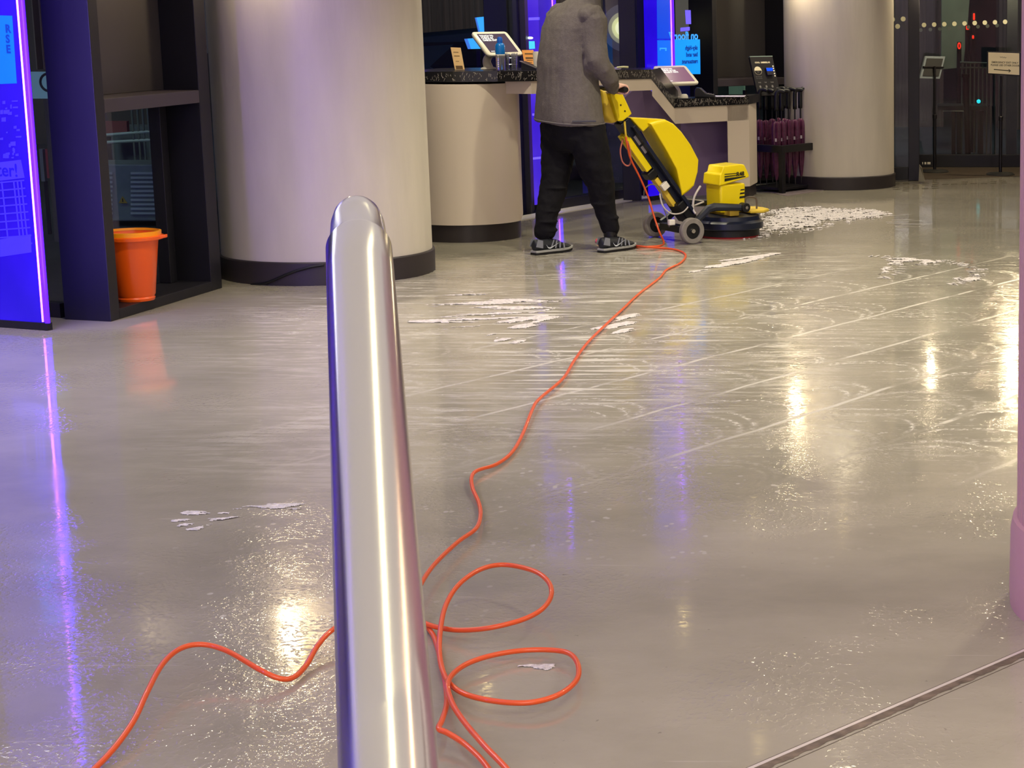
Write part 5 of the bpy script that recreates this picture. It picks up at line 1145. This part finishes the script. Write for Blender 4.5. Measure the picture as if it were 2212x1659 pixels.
# pedestrian signals, small lamps
M_red = mat('signal_red', (255, 40, 20), .5, emis=(255, 40, 20), es=1.5); M_cyan = mat('signal_cyan', (30, 210, 220), .5, emis=(30, 210, 220), es=1.2)
for i, (x, y, w_, h_, lb) in enumerate(((2104, 36, 4, 14, 'tall red signal lamp above the dotted door marking'), (2090, 60, 6, 8, 'red signal lamp level with the dotted marking'), (2102, 80, 4, 7, 'small red signal lamp below the dotted marking'), (2072, 99, 5, 12, 'red oval signal ring on the pale slanted wall'))):
    c = pY(x, y, 20.8); t = thing('signal_lamp', lb, 'signal lamp', c, 0, 'red street signals'); sc_ = 20.8 / F_PX
    if i == 3: MB().tube([(w_ / 2 * sc_ * math.cos(a_), 0, h_ / 2 * sc_ * math.sin(a_)) for a_ in [2 * PI * k / 20 for k in range(20)]], .006, 6, closed=True).build('lit_ring', M_red, t)
    else: MB().box((-w_ / 2 * sc_, -.01, -h_ / 2 * sc_), (w_ / 2 * sc_, .01, h_ / 2 * sc_)).build('lamp_face', M_red, t, bevel=.006)
    MB().cyl((0, .04, -.02), (0, .04, GZ - c.z), .025, n=10).build('pole', M_dark, t)
    MB().box((-w_ / 2 * sc_ - .01, .012, -h_ / 2 * sc_ - .01), (w_ / 2 * sc_ + .01, .05, h_ / 2 * sc_ + .01)).build('housing', M_black, t)
c = pY(2114, 219, 20.1); o = MB().sph((0, 0, 0), .02).build('cycle_light', M_cyan, smooth=True); o.location = c; tag(o, 'small cyan light glowing outside above the street table', 'light')
# kerb lines
for i, (a, b, m_) in enumerate((((1985, 274), (2140, 262), 0), ((1985, 289), (2140, 279), 0), ((1926, 277), (1960, 274), 0), ((1926, 293), (1960, 290), 0), ((1240, 408), (1330, 396), 0), ((1235, 385), (1330, 377), 0), ((1310, 325), (1352, 328), 0), ((1310, 316), (1345, 314), 0), ((1640, 300), (1660, 300), 0), ((1640, 305), (1660, 305), 0))):
    pa_ = pz(*a, GZ + .001); pb_2 = pz(*b, GZ + .001)
    if i >= 4 and i < 8:
        pa_ = pz(*a, GZ + .001); pb_2 = pz(*b, GZ + .001)
    struct(strip(pa_, pb_2, .07 if i < 4 else .05, GZ * 0 - .019, -.016, mat('kerb_paint', (150, 160, 160), .6), 'trim_%d' % (20 + i)))
# grey street cabinet with louvres and warning triangle
YC = 13.9; cbn = thing('street_cabinet', 'grey street cabinet with louvres seen through the left black window frame', 'cabinet', pY(285, 478, YC))
a = pY(232, 355, YC); b = pY(350, 478, YC)
MB().box((a.x - .25, YC, b.z), (b.x + .1, YC + .4, a.z)).build('body', mat('cabinet_grey', (118, 136, 134), .5, var=.15, vscale=6), cbn, world=True, bevel=.01)
q = MB()
for i in range(10):
    y = 372 + i * 9.6
    for x0_, x1_ in ((283, 345), (228, 243)):
        p0 = pY(x0_, y, YC - .004); p1 = pY(x1_, y + 4.5, YC - .004); q.box((p0.x, YC - .012, p1.z), (p1.x, YC, p0.z))
q.build('louvres', mat('louvre_pale', (170, 190, 186), .5), cbn, world=True)['kind'] = 'stuff'
c = pY(265, 432, YC - .012); MB().prism([c + Vector((-.03, 0, -.022)), c + Vector((.03, 0, -.022)), c + Vector((0, 0, .026))], (0, .004, 0)).build('warning_triangle', mat('warning_yellow', (168, 148, 60), .6), cbn, world=True)
MB().box((c.x - .003, c.y - .001, c.z - .014), (c.x + .003, c.y, c.z + .010)).build('warning_mark', M_black, cbn, world=True)
# hoarding, railing and bollard outside the left panes
gr = thing('guard_rail', 'pale metal guard rail outside above the street cabinet', 'railing', pY(270, 345, 15.5))
for (x0_, y0_, x1_, y1_) in ((225, 238, 330, 228), (225, 292, 330, 284), (225, 308, 330, 302)): MB().cyl(pY(x0_, y0_, 15.5), pY(x1_, y1_, 15.5), .012, n=8).build('bar', mat('rail_pale', (150, 166, 160), .5), gr, world=True)
for x in (284, 296, 307, 318): MB().cyl(pY(x, 232, 15.5), Vector((pY(x, 232, 15.5).x, 15.5, GZ)), .009, n=8).build('upright', MATS['rail_grey'], gr, world=True)
o = MB().box((-.6, 0, 0), (.7, .3, .55)).build('low_wall', mat('kerb_wall', (84, 90, 92), .8, var=.2, vscale=5)); pc_ = pY(275, 352, 16.0); o.location = (pc_.x, 16.0, GZ); tag(o, 'low grey wall outside behind the street cabinet', 'wall')
o = MB().box((-.09, 0, 0), (.09, .05, .10)).build('hoarding_panel', mat('faded_red', (120, 62, 60), .7)); pc_ = pY(250, 290, 15.8); MB().box((-.08, .01, GZ - pc_.z), (-.05, .03, 0)).build('leg', M_dark, o); o.location = pc_; tag(o, 'faded red panel on the guard rail outside', 'panel')
Ys = 13.0; sb_ = thing('street_sign', 'pale blue square sign with a dark ring outside the far left pane', 'sign', pY(90, 213, Ys))
a = pY(66, 155, Ys); b = pY(112, 213, Ys); MB().box((a.x, Ys, b.z), (b.x, Ys + .02, a.z)).build('board', mat('sign_paleblue', (108, 140, 160), .5, emis=(90, 124, 140), es=.5), sb_, world=True)
c = pY(106, 178, Ys - .003); MB().tube([c + Vector((.055 * math.cos(a_), 0, .055 * math.sin(a_))) for a_ in [2 * PI * k / 24 for k in range(24)]], .008, 8, closed=True).build('ring', mat('sign_ring', (40, 44, 52), .6), sb_, world=True)
MB().cyl((.03, .03, 0), (.03, .03, GZ - pY(90, 213, Ys).z), .03, n=10).build('post', mat('post_grey', (90, 86, 82), .6), sb_)
rw = thing('road_barrier', 'red and white road barrier outside left of the black window frame', 'barrier', pY(94, 395, 13.4))
a = pY(84, 322, 13.4); b = pY(97, 392, 13.4); MB().box((a.x + .01, 13.41, GZ), (a.x + .03, 13.43, b.z)).build('leg', M_dark, rw, world=True); MB().box((a.x, 13.4, b.z), (b.x, 13.44, a.z)).build('white_panel', mat('barrier_white', (110, 116, 120), .6), rw, world=True)
a = pY(97, 322, 13.4); b = pY(112, 385, 13.4); MB().box((a.x, 13.4, b.z), (b.x, 13.44, a.z)).build('red_panel', mat('barrier_red', (150, 60, 64), .6), rw, world=True)
for i, (x0_, x1_, cc) in enumerate(((66, 76, (96, 84, 76)), (80, 92, (150, 132, 112)))):
    a = pY(x0_, -40, 14.2); b = pY(x1_ + 12, 150, 14.2); o = MB().box((a.x, 14.2, b.z), (b.x - .03, 14.3, a.z)).build('timber_post', mat('post_%d' % i, cc, .8), loc=((a.x + b.x) / 2, 14.2, b.z)); tag(o, ('dull brown', 'lighter tan')[i] + ' timber post outside the far left pane above the ring sign', 'post')
# parked car seen behind the upper desk
car = thing('car', 'dark teal car parked outside behind the left cards on the desk', 'car', (-4.55, 17.6, GZ)); M_car = mat('car_teal', (52, 84, 94), .3, coat=.5)
def cr2(x, y, z): return Vector((-4.55 + x, 17.6 + y, GZ + z))
prof_c = [(-.9, .25), (-.92, .62), (-.75, .82), (-.35, .88), (.0, 1.22), (.9, 1.3), (1.9, 1.28), (2.3, .95), (2.75, .85), (2.8, .3)]
MB().rings([[cr2(x, 0 + (.12 if z > .9 else 0), z) for x, z in prof_c], [cr2(x, 1.6 - (.12 if z > .9 else 0), z) for x, z in prof_c]]).build('body', M_car, car, world=True, bevel=.04, smooth=True)
MB().prism([cr2(.02, .10, .93), cr2(.15, .10, 1.16), cr2(1.85, .10, 1.2), cr2(2.1, .10, .95)], (0, -.02, 0)).build('side_window', mat('car_glass', (22, 34, 44), .1), car, world=True)
for x in (-.35, 2.15):
    w_ = MB().lathe([(.0, -.08), (.28, -.08), (.31, -.05), (.31, .08), (.0, .08)], 28, Matrix.Translation(cr2(x, .05, .31)) @ Matrix.Rotation(PI / 2, 4, 'X'), cap=False).build('wheel', M_black, car, world=True, smooth=True, angle=40)
    MB().lathe([(.0, -.0), (.16, -.0), (.16, .01), (.0, .02)], 20, Matrix.Translation(cr2(x, -.032, .31)) @ Matrix.Rotation(PI / 2, 4, 'X'), cap=False).build('hub', mat('hub_grey', (96, 104, 112), .4), w_, world=True)
# reflections of the desk monitors in the glass, built as glowing panels behind it
M_screenrefl = mat('reflection_cyan', (70, 180, 255), .5, emis=(66, 182, 255), es=1.0)
def screen_reflection(label, quad, Y, post=True):
    p = [pY(x, y, Y) for x, y in quad]; t = thing('reflected_screen', label, 'screen', (p[0] + p[2]) / 2, 0, 'blue screen reflections in the glass')
    MB().prism(p, (0, .02, 0)).build('reflection_back', M_black, t, world=True)
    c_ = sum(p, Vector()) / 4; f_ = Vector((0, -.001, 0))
    MB().prism([v + f_ for v in p], (0, -.002, 0)).build('lit_face', M_screenrefl, t, world=True)
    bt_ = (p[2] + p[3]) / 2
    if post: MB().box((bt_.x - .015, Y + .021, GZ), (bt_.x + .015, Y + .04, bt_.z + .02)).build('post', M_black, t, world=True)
    MB().prism([p[0] + f_ * 4, p[0].lerp(p[1], .17) + f_ * 4, p[3].lerp(p[2], .17) + f_ * 4, p[3] + f_ * 4], (0, -.001, 0)).build('side_band', mat('reflection_dim', (80, 130, 220), .5, emis=(74, 130, 226), es=.9), t, world=True)
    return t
screen_reflection('tall slanted blue screen reflection above the upper tablet', [(1026, 38), (1046, 36), (1056, 70), (1034, 72)], 14.9)
screen_reflection('wide blue screen reflection left of the upper tablet', [(1003, 84), (1046, 81), (1052, 105), (1011, 106)], 14.9)
screen_reflection('small blue screen reflection in the violet fin above the orange card', [(1140, 89), (1155, 89), (1156, 105), (1140, 106)], 14.80, False)
c = pY(1145, 82, 14.6); o = MB().sph((0, 0, 0), (.022, .01, .009)).build('reading_light', mat('reading_lamp', (220, 240, 255), .5, emis=(220, 240, 255), es=1.6), smooth=True); o.location = c; tag(o, 'tiny oval white light above the small blue screen reflection', 'light')
# reflection of a downlight with its halo, built as glowing discs behind the glass
rl_ = thing('round_reflection', 'large round downlight reflection with halo rings right of the jacket sleeve', 'lamp', pY(1344, 61, 17.1))
for r_, e_, c_ in ((.20, .10, (130, 130, 150)), (.135, .32, (190, 186, 160)), (.10, .62, (226, 224, 170)), (.065, .95, (250, 246, 196))):
    MB().lathe([(.0, 0), (r_, 0), (r_, .006), (.0, .006)], 40, Matrix.Translation((0, r_ - .001, 0)) @ Matrix.Rotation(PI / 2, 4, 'X'), cap=False).build('glow_ring', mat('lit_ring_%d' % int(r_ * 1000), c_, .6, emis=c_, es=e_), rl_)
MB().lathe([(.0, 0), (.026, 0), (.026, .02), (.0, .02)], 24, Matrix.Translation((.0, .055, 0)) @ Matrix.Rotation(PI / 2, 4, 'X'), cap=False).build('hub', M_black, rl_)  # dark centre disc of the downlight reflection
a = pY(1302, 0, 17.3); b = pY(1346, 150, 17.3); o = MB().box((a.x, 17.3, GZ), (b.x, 17.4, 2.2)).build('glow_wall', mat('glow_wall_grey', (92, 90, 110), .8, var=.3, vscale=4), loc=((a.x + b.x) / 2, 17.3, GZ)); tag(o, 'narrow grey wall behind the round downlight reflection', 'wall')
mullion(1361, 15.5, 36, .1, m=M_black, n=13)
a = pY(1458, 0, 18.0); b = pY(1520, 160, 18.0); o = MB().box((a.x, 18.0, GZ), (b.x, 18.1, 2.4)).build('lit_wall', mat('beige_lit_wall', (128, 126, 108), .8, var=.2, vscale=4, emis=(110, 108, 92), es=.35), loc=((a.x + b.x) / 2, 18.0, GZ)); tag(o, 'beige lit wall outside above the blue poster', 'wall')  # the wall's lit look is put in as weak emission
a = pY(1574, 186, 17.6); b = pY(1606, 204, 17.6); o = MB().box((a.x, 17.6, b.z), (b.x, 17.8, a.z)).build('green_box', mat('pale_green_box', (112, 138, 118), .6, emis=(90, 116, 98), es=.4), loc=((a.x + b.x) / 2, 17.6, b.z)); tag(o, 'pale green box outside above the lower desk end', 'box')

# unseen lights added to brighten the street outside
area('street_fill', (-7.2, 11.6, 5), 1.5, 160, (.75, .95, 1), rot=(math.radians(35), 0, 0)); area('street_fill', (-5.2, 17.2, 4.6), 1.5, 110, (.8, .9, 1), rot=(math.radians(40), 0, 0)); area('street_fill', (.6, 19.6, 4.6), 1.2, 110, (.92, 1, .85), rot=(math.radians(40), 0, 0)); area('street_fill', (-3, 21, 5), 2, 100, (.8, .9, 1), rot=(math.radians(30), 0, 0))

# ------------------------------------------------------------------ soap suds: thick foam left by the machine
from mathutils import noise as mn
M_foam = mat('soap_suds', (206, 198, 198), .5, bump=1.0, bscale=70, spec=.6, var=.28, vscale=55)
def in_poly(x, y, P):
    c = False; j = len(P) - 1
    for i in range(len(P)):
        if (P[i][1] > y) != (P[j][1] > y) and x < (P[j][0] - P[i][0]) * (y - P[i][1]) / (P[j][1] - P[i][1]) + P[i][0]: c = not c
        j = i
    return c
def foam(polypx, label, ang, st, scale, thr, step, seed, edge=.15, rough=.35, hmax=.006):
    P = [pz(x, y) for x, y in polypx]; xs = [p.x for p in P]; ys = [p.y for p in P]; ca, sa = math.cos(ang), math.sin(ang); q = MB()
    X0, Y0 = min(xs), min(ys); nx = int((max(xs) - X0) / step) + 1; ny = int((max(ys) - Y0) / step) + 1; PP = [(p.x, p.y) for p in P]
    val = {}
    for i in range(nx + 1):
        for j in range(ny + 1):
            x = X0 + i * step; y = Y0 + j * step
            if not in_poly(x, y, PP): continue
            u = (x * ca + y * sa) / st; v = (-x * sa + y * ca)
            n = mn.fractal(Vector((u * scale, v * scale, seed)), .9, 2.1, 5) + .5 * mn.noise(Vector((x * 1.7, y * 1.7, seed + 9)))
            ed = min(abs((PP[(k + 1) % len(PP)][0] - PP[k][0]) * (PP[k][1] - y) - (PP[k][0] - x) * (PP[(k + 1) % len(PP)][1] - PP[k][1])) / max(1e-6, math.hypot(PP[(k + 1) % len(PP)][0] - PP[k][0], PP[(k + 1) % len(PP)][1] - PP[k][1])) for k in range(len(PP)))
            val[(i, j)] = n - thr - max(0, 1 - ed / edge) * .55
    idx = {}; vs = []; fs = []
    def vid(i, j):
        if (i, j) not in idx:
            idx[(i, j)] = len(vs); n = val.get((i, j), -.1); vs.append(Vector((X0 + i * step + random.uniform(-.3, .3) * step, Y0 + j * step + random.uniform(-.3, .3) * step, .0008 + max(0, min(1, n * 3)) * hmax * random.uniform(.6, 1))))
        return idx[(i, j)]
    for (i, j), n in val.items():
        if all(val.get(k, -1) > 0 for k in ((i, j), (i + 1, j), (i + 1, j + 1), (i, j + 1))): fs.append((vid(i, j), vid(i + 1, j), vid(i + 1, j + 1), vid(i, j + 1)))
    if not fs: return
    q.add(vs, fs); o = q.build('soap_suds', M_foam, smooth=True, angle=180, loc=P[0]); tag(o, label, 'foam', kind='stuff'); return o
foam([(1648, 455), (1700, 448), (1780, 447), (1860, 451), (1915, 456), (1940, 463), (1900, 474), (1830, 484), (1750, 500), (1660, 514), (1600, 520)], 'thick patch of white suds right of the scrubber disc', .35, 2.2, 24, -.16, .006, 3.1, hmax=.010)
foam([(1905, 552), (1950, 556), (2010, 560), (2080, 566), (2140, 584), (2120, 606), (2060, 612), (2040, 604), (2085, 596), (2092, 585), (2060, 576), (2000, 572), (1965, 574), (1925, 590), (1895, 594), (1900, 580), (1925, 566)], 'curved crest of white suds at the right before the pink column', .1, 3.0, 22, -.18, .006, 5.3, edge=.035)
foam([(1040, 690), (1200, 640), (1330, 655), (1430, 700), (1420, 760), (1300, 745), (1250, 700), (1160, 760), (1090, 840), (1060, 800)], 'torn streaks of suds crossed by the cable in mid floor', 1.0, 3.5, 9, .12, .007, 8.3)
foam([(1420, 740), (1515, 735), (1525, 790), (1470, 830), (1405, 800)], 'small pool of suds on the blue reflection right of the cable', .4, 3, 8, .02, .007, 2.2)
foam([(880, 640), (1060, 625), (1230, 650), (1180, 700), (1000, 720), (880, 710)], 'streaked band of suds in front of the thick column', .15, 6, 9, .10, .007, 4.9)
foam([(1480, 588), (1560, 560), (1640, 546), (1690, 548), (1600, 572), (1500, 592)], 'thin suds line in front of the scrubber wheel', .75, 5, 12, -.02, .007, 1.9, edge=.035)
foam([(350, 1135), (400, 1100), (560, 1088), (700, 1080), (700, 1095), (560, 1110), (480, 1125), (420, 1150)], 'branching trail of suds left of the handrail', .1, 3, 26, .04, .004, 6.6, hmax=.003, edge=.035)
foam([(1105, 1434), (1200, 1434), (1200, 1452), (1105, 1450)], 'few white foam drops inside the lower cable loop', 0, 2.0, 20, .05, .003, 2.9, hmax=.003, edge=.035)

# short splashes thrown outwards round the crest of suds
q = MB(); rn = random.Random(21)
for (cxp, cyp, rx, ry, a0, a1, n) in ((2018, 590, 74, 24, -70, 75, 46), (1850, 578, 84, 24, -60, 80, 30), (1700, 486, 225, 32, -10, 70, 20)):
    for k in range(n):
        a = math.radians(rn.uniform(a0, a1)); g_ = rn.uniform(.96, 1.12); L_ = rn.uniform(.08, .32)
        p0 = pz(cxp + rx * g_ * math.cos(a), cyp - ry * g_ * math.sin(a), .002); p1 = pz(cxp + rx * (g_ + L_) * math.cos(a) + 4, cyp - ry * (g_ + L_ * .8) * math.sin(a), .002)
        d = (p1 - p0); nrm = Vector((-d.y, d.x, 0)).normalized() * rn.uniform(.004, .011)
        q.add([p0 + nrm, p0.lerp(p1, .6) + nrm * .8, p1, p0.lerp(p1, .6) - nrm * .8, p0 - nrm], [(0, 1, 2, 3, 4)])
o = q.build('suds_splashes', M_foam, loc=pz(2018, 590)); tag(o, 'short splashes of suds flung outwards around the curved crest at the right', 'foam', kind='stuff')
